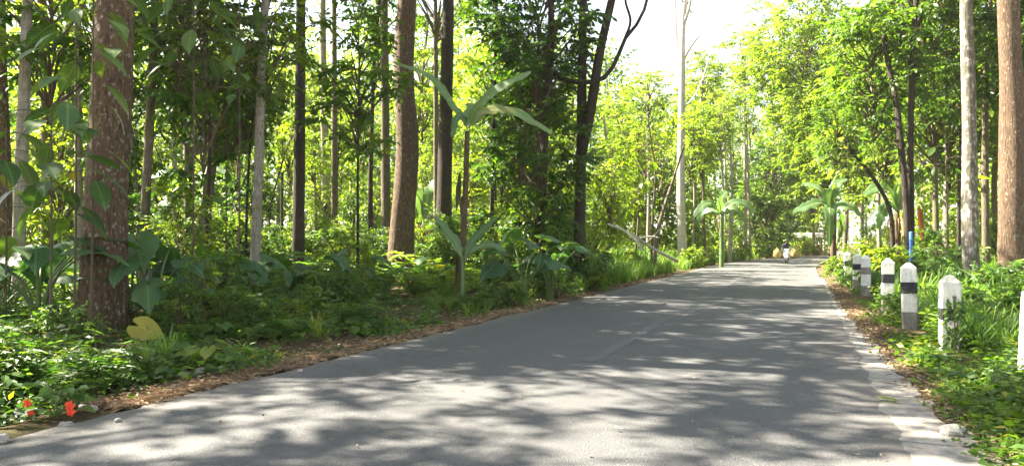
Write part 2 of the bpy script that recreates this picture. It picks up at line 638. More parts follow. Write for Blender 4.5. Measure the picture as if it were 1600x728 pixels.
def concrete_mat():
    m, nt, out = new_mat('old_concrete')
    v = coords(nt)
    a = noise(nt, v, 7, 7, 0.7)
    b = noise(nt, v, 60, 3, 0.7)
    c = ramp(nt, a, [(0.3, (0.13, 0.12, 0.105)), (0.55, (0.25, 0.235, 0.21)), (0.75, (0.36, 0.345, 0.315))]).outputs[0]
    c = mixc(nt, ramp(nt, b, [(0.3, g3(0.5)), (0.5, g3(0))]).outputs[0], c, (0.2, 0.18, 0.155))
    pbsdf(nt, out, c, 0.9, 0.2, bump(nt, a, 0.6, 0.02))
    return m


def bollard_paint(name, c0, c1, grime, amt):
    m, nt, out = new_mat(name)
    v = coords(nt, rnd=True)
    a = noise(nt, v, 6, 6, 0.7)
    s = noise(nt, coords(nt, (1, 1, 0.25), rnd=True), 22, 5, 0.6)
    c = mixc(nt, ramp(nt, s, [(0.35, g3(0)), (0.7, g3(1))]).outputs[0], c0, c1)
    c = mixc(nt, ramp(nt, a, [(0.62 - amt * 0.3, g3(0)), (0.72 - amt * 0.25, g3(0.85))]).outputs[0], c, grime)
    pbsdf(nt, out, c, 0.75, 0.3, bump(nt, a, 0.3, 0.01))
    return m


M['ground'] = ground_mat()
M['asphalt'] = asphalt_mat()
M['line'] = line_mat()
M['concrete'] = concrete_mat()
M['paint_white'] = bollard_paint('bollard_white', (0.74, 0.73, 0.66), (0.57, 0.55, 0.48), (0.26, 0.25, 0.18), 0.25)
M['paint_mossy'] = bollard_paint('bollard_white_mossy', (0.70, 0.69, 0.60), (0.55, 0.53, 0.44), (0.11, 0.12, 0.045), 0.35)
M['paint_black'] = bollard_paint('bollard_black', (0.022, 0.022, 0.024), (0.040, 0.040, 0.042), (0.10, 0.095, 0.08), 0.15)
M['paint_dusty'] = bollard_paint('bollard_dusty', (0.16, 0.15, 0.13), (0.24, 0.22, 0.19), (0.30, 0.27, 0.2), 0.3)

# ------------------------------------------------------------------ ground, road
def ground_sheet():
    def axis(lo, hi, step, far):
        a = list(np.arange(lo, hi + 1e-6, step))
        s = step
        up, dn = a[-1], a[0]
        ups, dns = [], []
        while up < far:
            s *= 1.28
            up += s
            dn -= s
            ups.append(up)
            dns.append(dn)
        return np.array(dns[::-1] + a + ups)
    xs = axis(-16, 8, 0.22, 1500)
    ys = axis(2, 46, 0.3, 1500)
    X, Y = np.meshgrid(xs, ys, indexing='ij')
    Z = gz(X, Y)
    V = np.stack([X, Y, Z], -1).reshape(-1, 3)
    ny = len(ys)
    i = np.arange(len(xs) - 1)[:, None] * ny
    j = np.arange(ny - 1)[None]
    Q = np.stack([i + j, i + ny + j, i + ny + j + 1, i + j + 1], -1).reshape(-1, 4)
    structure('ground', mk('ground', V, [Q], [M['ground']], smooth=True))


ground_sheet()


def ribbon(ys, le, re, cols, z, mat, name, crown=0.0):
    t = np.linspace(0, 1, cols)
    X = le[:, None] * (1 - t) + re[:, None] * t
    Y = np.repeat(ys[:, None], cols, 1)
    zz = z + crown * (1 - (2 * t - 1) ** 2)[None] + 0 * X
    V = np.stack([X, Y, zz], -1).reshape(-1, 3)
    i = np.arange(len(ys) - 1)[:, None] * cols
    j = np.arange(cols - 1)[None]
    Q = np.stack([i + j, i + j + 1, i + cols + j + 1, i + cols + j], -1).reshape(-1, 4)
    return mk(name, V, [Q], [mat])


ys = np.concatenate([np.arange(-12, 40, 0.08), np.arange(40, 150, 0.5)])
eL = ROAD_L + 0.05 * wob(ys, ys * 0 + 1, 1.1, 0.3) + 0.05 * wob(ys, ys * 0, 4.3, 1.1) + 0.03 * wob(ys, ys * 0, 11, 2.0) + bend(ys)
eR = ROAD_R + 0.05 * wob(ys, ys * 0 + 2, 0.9, 4.0) + 0.045 * wob(ys, ys * 0, 3.7, 3.1) + 0.03 * wob(ys, ys * 0, 13, 1.0) + bend(ys)
structure('road', ribbon(ys, eL, eR, 9, 0.0, M['asphalt'], 'road', 0.02))
yl = np.concatenate([np.arange(9.0, 60, 0.25), np.arange(60, 120, 1.0)])
ml = -2.50 + bend(yl) + 0.015 * wob(yl, yl * 0, 2.0, 0.4)
structure('centre_line', ribbon(yl, ml - 0.10 - 0.02 * wob(yl, yl * 0, 6, 1), ml + 0.10 + 0.02 * wob(yl, yl * 0, 6, 2), 3, 0.0245, M['line'], 'centre_line'))


def edging():
    """broken concrete strip along the right edge of the asphalt, in slabs with ragged ends"""
    root = link('concrete_edging', None)
    root['kind'] = 'structure'
    y = -3.0
    k = 0
    while y < 34:
        L = R.uniform(1.4, 2.6)
        yy = np.arange(y, y + L, 0.07)
        a = ROAD_R - 0.22 + 0 * yy
        w = np.interp(yy, [-3, 6.5, 8.5, 11, 13, 16, 34], [0.62, 0.60, 0.40, 0.34, 0.30, 0.18, 0.10])
        b = ROAD_R + w + 0.08 * wob(yy, yy * 0 + k, 2.1, k) + 0.04 * wob(yy, yy * 0, 8.3, 2 * k)
        e = np.minimum(1, np.minimum(yy - y, y + L - yy) / 0.12)
        b = a + (b - a) * (0.75 + 0.25 * e)
        n = len(yy)
        z = -0.003 + 0.006 * R.random()
        V = np.concatenate([np.stack([a, yy, 0 * yy + z], -1), np.stack([b, yy, 0 * yy + z - 0.006], -1),
                            np.stack([b, yy, 0 * yy - 0.12], -1), np.stack([a, yy, 0 * yy - 0.12], -1)])
        Q = []
        for r0, r1 in ((0, 1), (1, 2), (3, 0)):
            i = np.arange(n - 1)
            Q.append(np.stack([r0 * n + i, r1 * n + i, r1 * n + i + 1, r0 * n + i + 1], -1))
        caps = np.array([[0, 3 * n, 2 * n, n], [n - 1, 2 * n - 1, 3 * n - 1, 4 * n - 1]])
        link('slab', mk('slab', V, Q + [caps], [M['concrete']]), root)
        y += L + 0.015
        k += 1


edging()

# ------------------------------------------------------------------ leaf and plant templates
LEAF5 = (np.array([[0, 0, 0], [-0.24, 0.42, 0.03], [0, 0.45, -0.05], [0.24, 0.42, 0.03], [0, 1.0, -0.10]]),
         np.array([[0, 2, 1], [0, 3, 2], [1, 2, 4], [2, 3, 4]]))
LEAF8 = (np.array([[0, 0, 0], [-0.22, 0.27, 0.03], [0, 0.28, -0.03], [0.22, 0.27, 0.03],
                   [-0.22, 0.62, 0.0], [0, 0.64, -0.06], [0.22, 0.62, 0.0], [0, 1.0, -0.16]]),
         np.array([[0, 2, 1], [0, 3, 2], [1, 2, 5], [1, 5, 4], [2, 3, 6], [2, 6, 5], [4, 5, 7], [5, 6, 7]]))
LEAFN = (LEAF5[0] * np.array([0.55, 1, 1]), LEAF5[1])


def leaves(buf, rng, pos, axis, size, tmpl=LEAF5, mat=0, upn=0.55, tint=None, wid=1.0):
    n = len(pos)
    nor = rng.normal(0, 1, (n, 3)) * upn + np.array([0, 0, 1.0])
    Rm = frames(axis, nor)
    sz = np.asarray(size) * np.ones(n)
    sc = np.stack([sz * wid, sz, sz], -1)
    V = stamp(tmpl[0], Rm, sc, pos)
    if tint is None:
        tint = np.clip(rng.normal(0.5, 0.19, n), 0.02, 0.97)
    buf.add(V, stampf(tmpl[1], n, len(tmpl[0])), mat, np.repeat(tint, len(tmpl[0])))


def crown_mesh(name, seed, rad, nclump, twigs, per, leaf, clump_r, lmat, shell=0.5, tmpl=LEAF5, bottom=-1.0, limb=True, upn=0.5, wid=1.0, droop=0.3):
    """foliage: limbs run out to clumps, each clump is twigs set with leaves on both sides"""
    rng = np.random.default_rng(seed)
    b = Buf()
    rad = np.array(rad, float)
    C = []
    while len(C) < nclump:
        u = unit(rng.normal(0, 1, 3))
        if u[2] < bottom:
            continue
        r = rng.uniform(shell, 1.0) ** 0.7 * rng.choice([1.0, 1.0, 0.75, 1.12])
        C.append(u * rad * r)
    C = np.array(C)
    if limb:
        for k, c in enumerate(C):
            if k % 2 and nclump > 40:
                continue
            z0 = max(-rad[2], c[2] - 0.75 * np.hypot(c[0], c[1]) - 0.25 * rad[2])
            p0 = np.array([0, 0, z0])
            mid = (p0 + c) / 2 + rng.normal(0, 0.07, 3) * rad + np.array([0, 0, 0.06 * rad[2]])
            L = np.linalg.norm(c - p0)
            V, f = tube(smooth_path([p0, mid, c], 5), np.linspace(0.014 * L + 0.006, 0.005, 5), 4, False)
            b.add(V, f, 1)
    n = nclump * twigs
    base = np.repeat(C, twigs, 0)
    outw = unit(base * np.array([1, 1, 0.5]))
    td = unit(rng.normal(0, 1, (n, 3)) * np.array([1, 1, 0.55]) + outw * 0.55 + np.array([0, 0, -0.12]))
    tl = clump_r * rng.uniform(0.55, 1.15, n)
    ctint = np.repeat(np.clip(rng.normal(0.47, 0.14, nclump), 0.1, 0.9), twigs)
    # twig meshes
    tv = np.array([[-0.004, 0, 0], [0.004, 0, 0], [0, 0, 0.006], [0, 1, 0]])
    tf = np.array([[0, 1, 3], [1, 2, 3], [2, 0, 3]])
    Rm = frames(td, np.tile([0, 0, 1.0], (n, 1)) + rng.normal(0, 0.1, (n, 3)))
    sc = np.stack([np.full(n, 1.0), tl, np.full(n, 1.0)], -1)
    b.add(stamp(tv, Rm, sc, base), stampf(tf, n, 4), 1)
    # leaves along twigs
    side = unit(np.cross(td, np.array([0, 0, 1.0])) + 1e-6)
    P, A, T = [], [], []
    for k in range(per):
        t = (k + 1.0) / per
        s = 1 if k % 2 else -1
        pos = base + td * (tl * t)[:, None] + np.array([0, 0, -1.0]) * (0.12 * tl * t * t)[:, None]
        ax = td * 0.65 + side * s * (0.85 if k < per - 1 else 0.1) + np.array([0, 0, -droop]) + rng.normal(0, 0.22, (n, 3))
        P.append(pos)
        A.append(ax)
        T.append(np.clip(ctint + rng.normal(0, 0.13, n), 0.02, 0.97))
    P, A, T = np.concatenate(P), np.concatenate(A), np.concatenate(T)
    leaves(b, rng, P, unit(A), leaf * rng.uniform(0.7, 1.25, len(P)), tmpl, 0, upn, T, wid)
    return b.mesh(name, [lmat, M['twig']])


CR = {}
# canopy of the tall trees: two densities, seen from below or throwing the shade
for k in range(3):
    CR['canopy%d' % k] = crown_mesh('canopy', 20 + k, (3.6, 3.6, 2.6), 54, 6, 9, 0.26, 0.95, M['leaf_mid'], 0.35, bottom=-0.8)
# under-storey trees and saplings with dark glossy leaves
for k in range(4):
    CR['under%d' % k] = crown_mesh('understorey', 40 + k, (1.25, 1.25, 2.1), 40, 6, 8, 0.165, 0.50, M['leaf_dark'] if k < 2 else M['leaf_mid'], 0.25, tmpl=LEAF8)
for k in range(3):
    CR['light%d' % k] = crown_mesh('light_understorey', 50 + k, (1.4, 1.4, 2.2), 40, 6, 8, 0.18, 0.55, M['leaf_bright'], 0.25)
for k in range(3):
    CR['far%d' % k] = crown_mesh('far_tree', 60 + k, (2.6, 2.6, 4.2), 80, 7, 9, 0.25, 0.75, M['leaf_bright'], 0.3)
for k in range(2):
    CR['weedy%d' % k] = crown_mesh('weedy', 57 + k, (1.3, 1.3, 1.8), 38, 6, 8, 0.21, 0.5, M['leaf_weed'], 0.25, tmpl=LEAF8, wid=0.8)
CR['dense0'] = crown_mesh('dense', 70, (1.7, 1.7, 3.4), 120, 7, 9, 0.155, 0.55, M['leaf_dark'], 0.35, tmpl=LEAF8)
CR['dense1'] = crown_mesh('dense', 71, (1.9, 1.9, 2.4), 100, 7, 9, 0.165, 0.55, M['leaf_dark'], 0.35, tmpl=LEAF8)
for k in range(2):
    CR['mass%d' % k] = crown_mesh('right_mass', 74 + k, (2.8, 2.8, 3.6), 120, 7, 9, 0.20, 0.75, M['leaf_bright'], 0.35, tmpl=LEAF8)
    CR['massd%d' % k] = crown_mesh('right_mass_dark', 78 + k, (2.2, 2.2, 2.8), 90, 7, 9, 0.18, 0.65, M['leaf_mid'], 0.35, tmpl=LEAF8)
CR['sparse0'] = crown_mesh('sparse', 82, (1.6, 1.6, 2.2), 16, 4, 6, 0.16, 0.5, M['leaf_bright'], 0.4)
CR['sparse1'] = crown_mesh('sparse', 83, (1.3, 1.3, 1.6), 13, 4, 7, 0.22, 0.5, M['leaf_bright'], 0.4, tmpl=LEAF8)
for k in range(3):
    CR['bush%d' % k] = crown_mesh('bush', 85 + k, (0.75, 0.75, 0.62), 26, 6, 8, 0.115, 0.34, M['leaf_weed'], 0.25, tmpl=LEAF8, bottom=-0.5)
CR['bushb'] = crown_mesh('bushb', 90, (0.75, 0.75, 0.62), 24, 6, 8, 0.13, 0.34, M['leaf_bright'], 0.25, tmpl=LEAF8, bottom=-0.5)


def trunk_mesh(pts, dia, top_dia, mat, sides=14, n=26, flare=0.35, lump=0.06, seed=0.0, extra=()):
    p = smooth_path(pts, n)
    h = np.concatenate([[0], np.cumsum(np.linalg.norm(np.diff(p, axis=0), axis=1))])
    t = h / h[-1]
    r = (dia * (1 - t) + top_dia * t) / 2
    r = r * (1 + flare * np.exp(-h / (0.9 * dia + 0.12)))
    b = Buf()
    V, f = tube(p, r, sides, True, lump, seed, 0.28 * np.exp(-h / (0.7 * dia + 0.15)))
    b.add(V, f)
    for ex in extra:          # limbs that belong to the trunk
        q, r0, r1 = ex
        q = smooth_path(q, 12)
        V, f = tube(q, np.linspace(r0, r1, 12), 8, True, 0.05, seed)
        b.add(V, f)
    return b.mesh('trunk', [mat], True)


USED = []      # (px, depth, half width px) of trunks already placed


def tree(name, label, d, pts, dia, mat, H, crowns=(), group=None, top=None, flare=0.35, lump=0.06, extra=(), cat='tree', sides=14):
    """pts: photo points of the stem from its foot upward, all at depth d; it goes on to height H above the frame"""
    d = off_road(pts[0][0], d)
    bx, by = at(pts[0][0], d)
    zb = float(gz(bx, by))
    P = [np.array([bx, by, zb - 0.25]), np.array([bx, by, zb])]
    for (px, py) in pts[1:]:
        P.append(at(px, d, py))
    if H > P[-1][2] + 0.3:
        dirv = unit(P[-1] - P[-2])
        dirv = unit(dirv * np.array([0.5, 0.5, 1]))
        k = (H - P[-1][2])
        P.append(P[-1] + dirv * k * 0.5 + np.array([0.05, 0.05, 0]))
        P.append(P[-2] + np.array([dirv[0], dirv[1], dirv[2]]) * k + np.array([R.normal(0, .15), R.normal(0, .15), 0]))
    P = np.array(P)
    o = thing(name, label, cat, (bx, by, zb), 0, group)
    off = np.array([bx, by, zb])
    ex = [([at(px, d + dd, py) - off for (px, py, dd) in q], r0, r1) for (q, r0, r1) in extra]
    me = trunk_mesh(P - off, dia, top if top else dia * 0.5, M[mat], sides, 30, flare, lump, R.uniform(0, 9), ex)
    link('trunk', me, o)
    for (key, dx, dy, z, s, rz) in crowns:
        tp = P[-1]
        # stem position at height z
        zz = P[:, 2]
        ix = np.interp(z, zz, P[:, 0])
        iy = np.interp(z, zz, P[:, 1])
        link('crown', CR[key], o, (ix + dx - bx, iy + dy - by, z - zb), rz, s)
    USED.append((pts[0][0], d))
    return o


# ------------------------------------------------------------------ the trees one can tell apart, left of the road
tree('forest_tree', 'thickest brown trunk spotted with pale lichen at the left, nearest the road', 11.5,
     [(163, 530), (165, 380), (170, 200), (178, 0)], 0.66, 'bark_brown', 15, [('canopy0', 0, 0, 13, (1.1, 1.1, 1), 0.5)], lump=0.04, flare=0.22, sides=22)
tree('forest_tree', 'curved brown trunk with a sunlit left side behind the middle of the left verge', 25,
     [(625, 435), (629, 340), (637, 225), (630, 110), (635, 0)], 0.86, 'bark_red', 18, [('canopy1', 0, 0, 15.5, 1.15, 2.0)], lump=0.05, flare=0.2, sides=20)
tree('forest_tree', 'pale slender trunk near the left edge of the view', 14,
     [(30, 440), (30, 330), (36, 150), (40, 0)], 0.25, 'bark_pale', 12, [('canopy2', 0, 0, 11.5, 0.8, 1.0), ('under1', -0.2, 0.6, 6.4, 1.1, 1.0)])
tree('forest_tree', 'dark brown trunk cut by the left edge of the view', 17,
     [(4, 470), (5, 300), (-6, 0)], 0.36, 'bark_brown', 15, [('canopy1', 0, 0, 14, 0.7, 3.0)])
tree('forest_tree', 'brownish trunk behind the big dark leaves at the far left', 21,
     [(74, 410), (72, 250), (66, 60), (62, 0)], 0.33, 'bark_mid', 15, [('canopy0', 0, 0, 14, 0.7, 4.0), ('light1', 0.3, 0.5, 7.8, 1.3, 1.0)])
tree('forest_tree', 'thin pale trunk just left of the thickest brown trunk', 19,
     [(124, 430), (122, 250), (119, 0)], 0.22, 'bark_pale', 13, [('canopy2', 0, 0, 12, 1.1, 5.0), ('light2', 0.4, 0.3, 7.6, 1.2, 2.0)])
tree('forest_tree', 'slim lichen-flecked trunk just right of the thickest brown trunk', 16,
     [(224, 455), (228, 300), (236, 120), (240, 0)], 0.22, 'bark_mid', 12, [('canopy1', -0.5, 0, 11.5, 1.1, 0.2), ('under3', 0.5, 0.2, 6.9, 1.15, 3.0)])
tree('forest_tree', 'leaning trunk with a mossy broken top wrapped in vines', 20,
     [(318, 420), (322, 330), (332, 250), (346, 185)], 0.40, 'bark_mid', 3, [('dense1', 0.2, 0, 5.6, 0.75, 1.0)], flare=0.15)
tree('forest_tree', 'slightly bent pale trunk with its left side in sun', 17,
     [(398, 430), (400, 360), (404, 250), (407, 120), (413, 0)], 0.25, 'bark_pale', 12, [('canopy0', -0.5, 0, 12.5, 1.1, 2.4), ('canopy2', -1, 1, 9.8, 0.7, 1.1), ('light0', -0.4, 0.5, 7.0, 1.0, 3.0)])
tree('forest_tree', 'straight almost black trunk between the pale bent trunk and the curved brown one', 23,
     [(466, 425), (467, 300), (469, 0)], 0.40, 'bark_dark', 16, [('canopy2', 0, 0, 15, 1.0, 1.3)])
tree('forest_tree', 'sunlit pale trunk right of the almost black trunk, further back', 34,
     [(511, 415), (508, 260), (504, 100), (503, 0)], 0.46, 'bark_pale', 16, [('canopy0', 0, 0, 15, 0.65, 3.3)])
tree('forest_tree', 'dark upright trunk close to the left of the curved brown trunk', 28,
     [(604, 425), (602, 250), (600, 0)], 0.40, 'bark_mid', 16, [('canopy1', 0, 0, 15, 0.65, 4.3)])
tree('forest_tree', 'thinner dark stem left of the pair beside the curved brown trunk', 29,
     [(579, 424), (579, 250), (584, 100), (592, 0)], 0.22, 'bark_dark', 13, [('under0', 0, 0, 10.5, 1.1, 0.3)])
tree('forest_tree', 'broad dark trunk to the right of the curved brown trunk', 29,
     [(694, 425), (694, 300), (698, 120), (700, 0)], 0.66, 'bark_dark', 17, [('canopy2', 0, 0, 16, 0.75, 5.3)], sides=18)
tree('forest_tree', 'thin upright stem with dark foliage right of the banana plant by the road', 25,
     [(768, 440), (769, 250), (774, 100), (776, 0)], 0.17, 'bark_dark', 9, [('dense0', 0.6, 0.8, 6.6, 0.9, 0.2)])
tree('forest_tree', 'dark trunk smothered in small dark leaves left of the forked tree', 23,
     [(843, 430), (846, 320), (852, 200), (860, 80), (862, 0)], 0.32, 'bark_dark', 11,
     [('dense0', -0.3, 0, 4.4, (1.05, 1.0, 0.95), 1.0), ('dense1', -0.6, 0.5, 8.6, 1.15, 2.0)])
tree('forest_tree', 'forked dark tree by the road with a crooked branch reaching up to the right', 24,
     [(905, 425), (906, 330), (908, 240), (910, 120), (912, 0)], 0.40, 'bark_dark', 13,
     [('canopy1', -1.2, 0, 12.5, 0.9, 0.8)],
     extra=[([(907, 245, 0), (922, 180, -0.2), (938, 80, -0.3), (956, 0, -0.4), (975, -90, -0.5)], 0.19, 0.11),
            ([(866, 112, 0.2), (885, 126, -0.1), (912, 128, -0.5), (940, 124, -0.6), (962, 98, -0.6), (976, 62, -0.6), (1002, 28, -0.6), (1014, -10, -0.6)], 0.10, 0.045),
            ([(976, 62, -0.6), (986, 32, -0.5), (978, 0, -0.4), (982, -30, -0.3)], 0.05, 0.03)])
tree('forest_tree', 'bare slim trunk leaning right over the sunlit grass bank', 36,
     [(1020, 402), (1028, 360), (1046, 300), (1070, 225)], 0.26, 'bark_mid', 2, [('sparse1', 0.4, 0.3, 7.2, 0.7, 0.2)], top=0.09)
tree('forest_tree', 'upright slim companion stem left of the leaning bare trunk', 36.5,
     [(1018, 402), (1020, 340), (1024, 270), (1012, 180)], 0.16, 'bark_mid', 2, [('sparse0', -0.3, 0, 6.5, 0.8, 1.2)], top=0.06)
tree('forest_tree', 'tall whitish trunk with bare upper limbs against the white sky', 48,
     [(1067, 402), (1064, 300), (1066, 150), (1068, 40), (1072, 0)], 0.62, 'bark_white', 19, [('sparse0', 0, 0, 19.5, 1.2, 0.2)], top=0.3,
     extra=[([(1067, 110, 0), (1058, 60, 0.3), (1056, 10, 0.5), (1050, -40, 0.8)], 0.14, 0.05),
            ([(1067, 95, 0), (1082, 70, -0.5), (1094, 55, -0.8), (1100, 48, -1)], 0.10, 0.03),
            ([(1066, 170, 0), (1086, 150, 0.4), (1106, 100, 0.8), (1112, 40, 1)], 0.07, 0.02),
            ([(1068, 40, 0), (1078, 10, -0.3), (1086, -40, -0.5)], 0.14, 0.05)])
for (px, d, w, top, lb) in [(1097, 44, 0.20, 200, 'reddish thin stem between the tall whitish trunk and the distant banana plant'),
                            (1141, 52, 0.36, 150, 'pale trunk just behind the distant banana plant'),
                            (1168, 58, 0.28, 140, 'slim pale trunk right of the distant banana plant'),
                            (1083, 50, 0.16, 230, 'very thin stem close to the right of the tall whitish trunk'),
                            (1128, 56, 0.22, 190, 'thin pale stem left of the trunk behind the distant banana plant')]:
    tree('forest_tree', lb, d, [(px + R.normal(0, 2), 400), (px + 2, 300), (px - 3, top)], w, 'bark_pale' if px != 1097 else 'bark_red', 0,
         [('light%d' % (px % 3), 0, 0, CAM_H + (HZ - top) / F * d, 1.1, px)], top=w * 0.5)

# ------------------------------------------------------------------ right of the road
tree('forest_tree', 'broad red-brown trunk at the right edge with a sunlit patch', 19,
     [(1582, 455), (1581, 330), (1583, 150), (1578, 0)], 0.66, 'bark_red', 15, [('canopy0', 0, 0, 14, 1.1, 1.0)], sides=20, flare=0.15)
tree('forest_tree', 'grey-white mottled trunk next to the broad red-brown one', 19.5,
     [(1521, 470), (1516, 380), (1516, 200), (1513, 0)], 0.42, 'bark_mottled', 14, [('canopy2', 0, 0, 13, 0.9, 2.0)], sides=16, flare=0.25, lump=0.05)
tree('forest_tree', 'slim trunk seen between the mottled trunk and the red-brown one', 27,
     [(1541, 430), (1540, 300), (1543, 120), (1550, 0)], 0.28, 'bark_mid', 13, [('massd0', 0.5, 0.5, 9.5, 1.0, 0.5)])
tree('forest_tree', 'dark twin-stemmed tree with a blue painted foot behind the bollards', 25,
     [(1423, 428), (1423, 330), (1424, 200), (1430, 60), (1434, 0)], 0.26, 'bark_dark', 13, [('massd1', 0, 0.4, 10.6, 1.2, 2.5), ('massd0', -1.2, 0.6, 7.6, 0.9, 1.5)],
     extra=[([(1419, 415, -0.15), (1417, 330, -0.15), (1410, 240, -0.1), (1402, 160, 0), (1392, 110, 0.1), (1380, 40, 0.3)], 0.12, 0.08)])
tree('forest_tree', 'crooked dark stem arching left between the banana plant and the blue-footed tree', 30,
     [(1395, 415), (1394, 350), (1384, 310), (1358, 268), (1338, 245), (1322, 222)], 0.22, 'bark_dark', 2, [('massd1', -0.3, 0, 6.2, 0.55, 0.6)], top=0.12, flare=0.1)
for (px, d, w, mat, lab, key) in [
        (1462, 31, 0.26, 'bark_mid', 'slender greyish stem behind the orange dead leaf right of the blue-footed tree', 'massd0'),
        (1478, 33, 0.28, 'bark_pale', 'yellowish slender trunk left of the mottled trunk', 'mass0'),
        (1497, 26, 0.13, 'bark_dark', 'thin dark stem close to the left of the mottled trunk', 'under1'),
        (1345, 42, 0.30, 'bark_pale', 'pale trunk rising behind the crooked arching stem', 'mass1'),
        (1318, 46, 0.30, 'bark_mid', 'slim trunk above the right-hand banana plant', 'mass0'),
        (1300, 50, 0.34, 'bark_mid', 'darker trunk directly behind the right-hand banana plant', 'mass1'),
        (1375, 38, 0.24, 'bark_pale', 'pale thin trunk between the arching stem and the blue-footed tree', 'mass0'),
        (1272, 62, 0.34, 'bark_mid', 'slim tree at the right side of the road far ahead', 'mass1'),
        (1560, 36, 0.30, 'bark_mid', 'shaded slim tree behind the gap left of the red-brown trunk', 'massd1'),
        (1650, 24, 0.30, 'bark_mid', 'slim tree just beyond the right edge of the view', 'massd0'),
        (1720, 31, 0.30, 'bark_pale', 'pale tree further beyond the right edge of the view', 'mass1'),
        (1800, 21, 0.28, 'bark_mid', 'tree well outside the right edge of the view', 'massd1')]:
    tree('forest_tree', lab, d, [(px, 410), (px + R.normal(0, 4), 300), (px + R.normal(0, 7), 150)], w, mat, (15 if px < 1330 else 10) + R.uniform(0, 2.5),
         [(key, 0, 0, 8.0 + R.uniform(-0.6, 0.8), 1.1, R.uniform(0, 6)), (key, R.normal(0, 0.8), R.normal(0, 0.8), 11.5, 0.9, R.uniform(0, 6))]
         + ([(key, -2.8, 0.5, 14.5, 1.15, 1.0), (key, -1.6, -0.5, 10.5, 1.0, 2.0)] if px < 1330 else []))

for (px, d, s, lb) in [(1196, 76, 1.7, 'dark shaded tree at the left of the far bend'), (1178, 82, 1.8, 'shaded tree left of the dark tree at the far bend'),
                       (1222, 112, 2.0, 'dark tree straight behind the scooter at the end of the road'), (1246, 100, 1.6, 'tree right behind the hut at the end of the road')]:
    tree('forest_tree', lb, d, [(px, 402), (px + 1, 350), (px, 280)], 0.35, 'bark_mid', 0,
         [('massd0', 0, 0, 3.8 * s / 1.7, s, px), ('massd1', 0.6, 0, 8.0 * s / 1.7, s * 0.9, px + 1)])

for (px, d, row, s, lb) in [(1163, 72, 85, 1.0, 'tall tree with a rounded crown against the white sky left of the right-hand mass'),
                            (1098, 66, 120, 0.9, 'tall tree with a pale crown just right of the tall whitish trunk'),
                            (1012, 58, 150, 0.85, 'pale tall tree left of the tall whitish trunk'), (1040, 74, 190, 0.9, 'pale far tree right behind the leaning bare trunk'),
                            (1132, 80, 150, 1.1, 'pale far tree behind the distant banana plant'), (975, 62, 200, 0.9, 'pale tree right of the forked dark tree')]:
    zc = CAM_H + (HZ - row) / F * d
    tree('forest_tree', lb, d, [(px, 402), (px + 2, 300), (px, row + 20)], 0.34, 'bark_pale', zc, [('far%d' % (px % 3), 0, 0, zc, (s, s, s * 0.8), px), ('sparse0', 0.8, 0, zc - 5, 1.3, px)])

# ------------------------------------------------------------------ slim leafy trees filling the depth of the forest
KEEP = [(405, 17), (467, 23), (601, 28), (632, 25), (697, 29), (727, 19), (165, 11.5), (30, 14), (228, 16)]      # trunks that stay in sight
REFS = [(-60, 'left picture edge'), (30, 'pale slender trunk at the left edge'), (163, 'thickest lichen-spotted trunk'), (224, 'slim lichen-flecked trunk'),
        (318, 'leaning mossy trunk'), (398, 'slightly bent pale trunk'), (466, 'almost black trunk'), (624, 'curved brown trunk'),
        (694, 'broad dark trunk'), (770, 'roadside banana plant'), (905, 'forked dark tree'), (1067, 'tall whitish trunk'), (1170, 'distant banana plant'),
        (1290, 'right-hand banana plant'), (1423, 'blue-footed tree'), (1521, 'mottled trunk'), (1582, 'broad red-brown trunk')]
ORD = ['first', 'second', 'third', 'fourth', 'fifth', 'sixth', 'seventh', 'eighth', 'ninth', 'tenth', 'eleventh', 'twelfth']


def gap_labels(pxs, noun, tail='right of the'):
    """labels that count along the picture from the landmark on the left of each item"""
    order = np.argsort(pxs)
    cnt, out = {}, [None] * len(pxs)
    for i in order:
        ref = ([REFS[0]] + [r for r in REFS if r[0] <= pxs[i] + 1])[-1]
        k = cnt.get(ref[1], 0)
        cnt[ref[1]] = k + 1
        out[i] = '%s, %s %s %s' % (noun, ORD[min(k, 11)], tail, ref[1])
    return out


FILL = []
for px in np.arange(-20, 985, 27.0):
    for tr in range(30):
        p = px + R.uniform(-13, 13)
        d = R.uniform(19, 52)
        x, y = at(p, d)
        if any(abs(p - u) < 1500 / d and d < ud + 3 for u, ud in KEEP):
            continue
        if x > -8.2 or any(abs(p - u) < 11 and abs(d - ud) < 30 for u, ud in USED):
            continue
        FILL.append((p, d))
        USED.append((p, d))
        break
for (p, d), lb in zip(FILL, gap_labels([f[0] for f in FILL], 'slim leafy forest tree')):
    h = R.uniform(4.0, 8.5)
    zc = h - 1.2
    s = R.uniform(0.75, 1.25)
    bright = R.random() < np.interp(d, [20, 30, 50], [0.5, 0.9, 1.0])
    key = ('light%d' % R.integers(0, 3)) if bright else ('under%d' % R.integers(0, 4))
    top_row = HZ - (h - CAM_H) / d * F
    cr = [(key, 0, 0, zc, (s, s, s * R.uniform(0.8, 1.2)), R.uniform(0, 6))]
    if R.random() < 0.85:
        cr.append((key, R.normal(0, 0.6), R.normal(0, 0.6), zc - 2.2, s * 0.75, R.uniform(0, 6)))
    tree('slim_tree', lb, d, [(p, 420), (p + R.normal(0, 5), 330), (p + R.normal(0, 9), max(60, top_row + 40))], R.uniform(0.07, 0.15),
         R.choice(['bark_mid', 'bark_dark', 'bark_pale']), h, cr, group='slim leafy trees in the forest left of the road', sides=8)

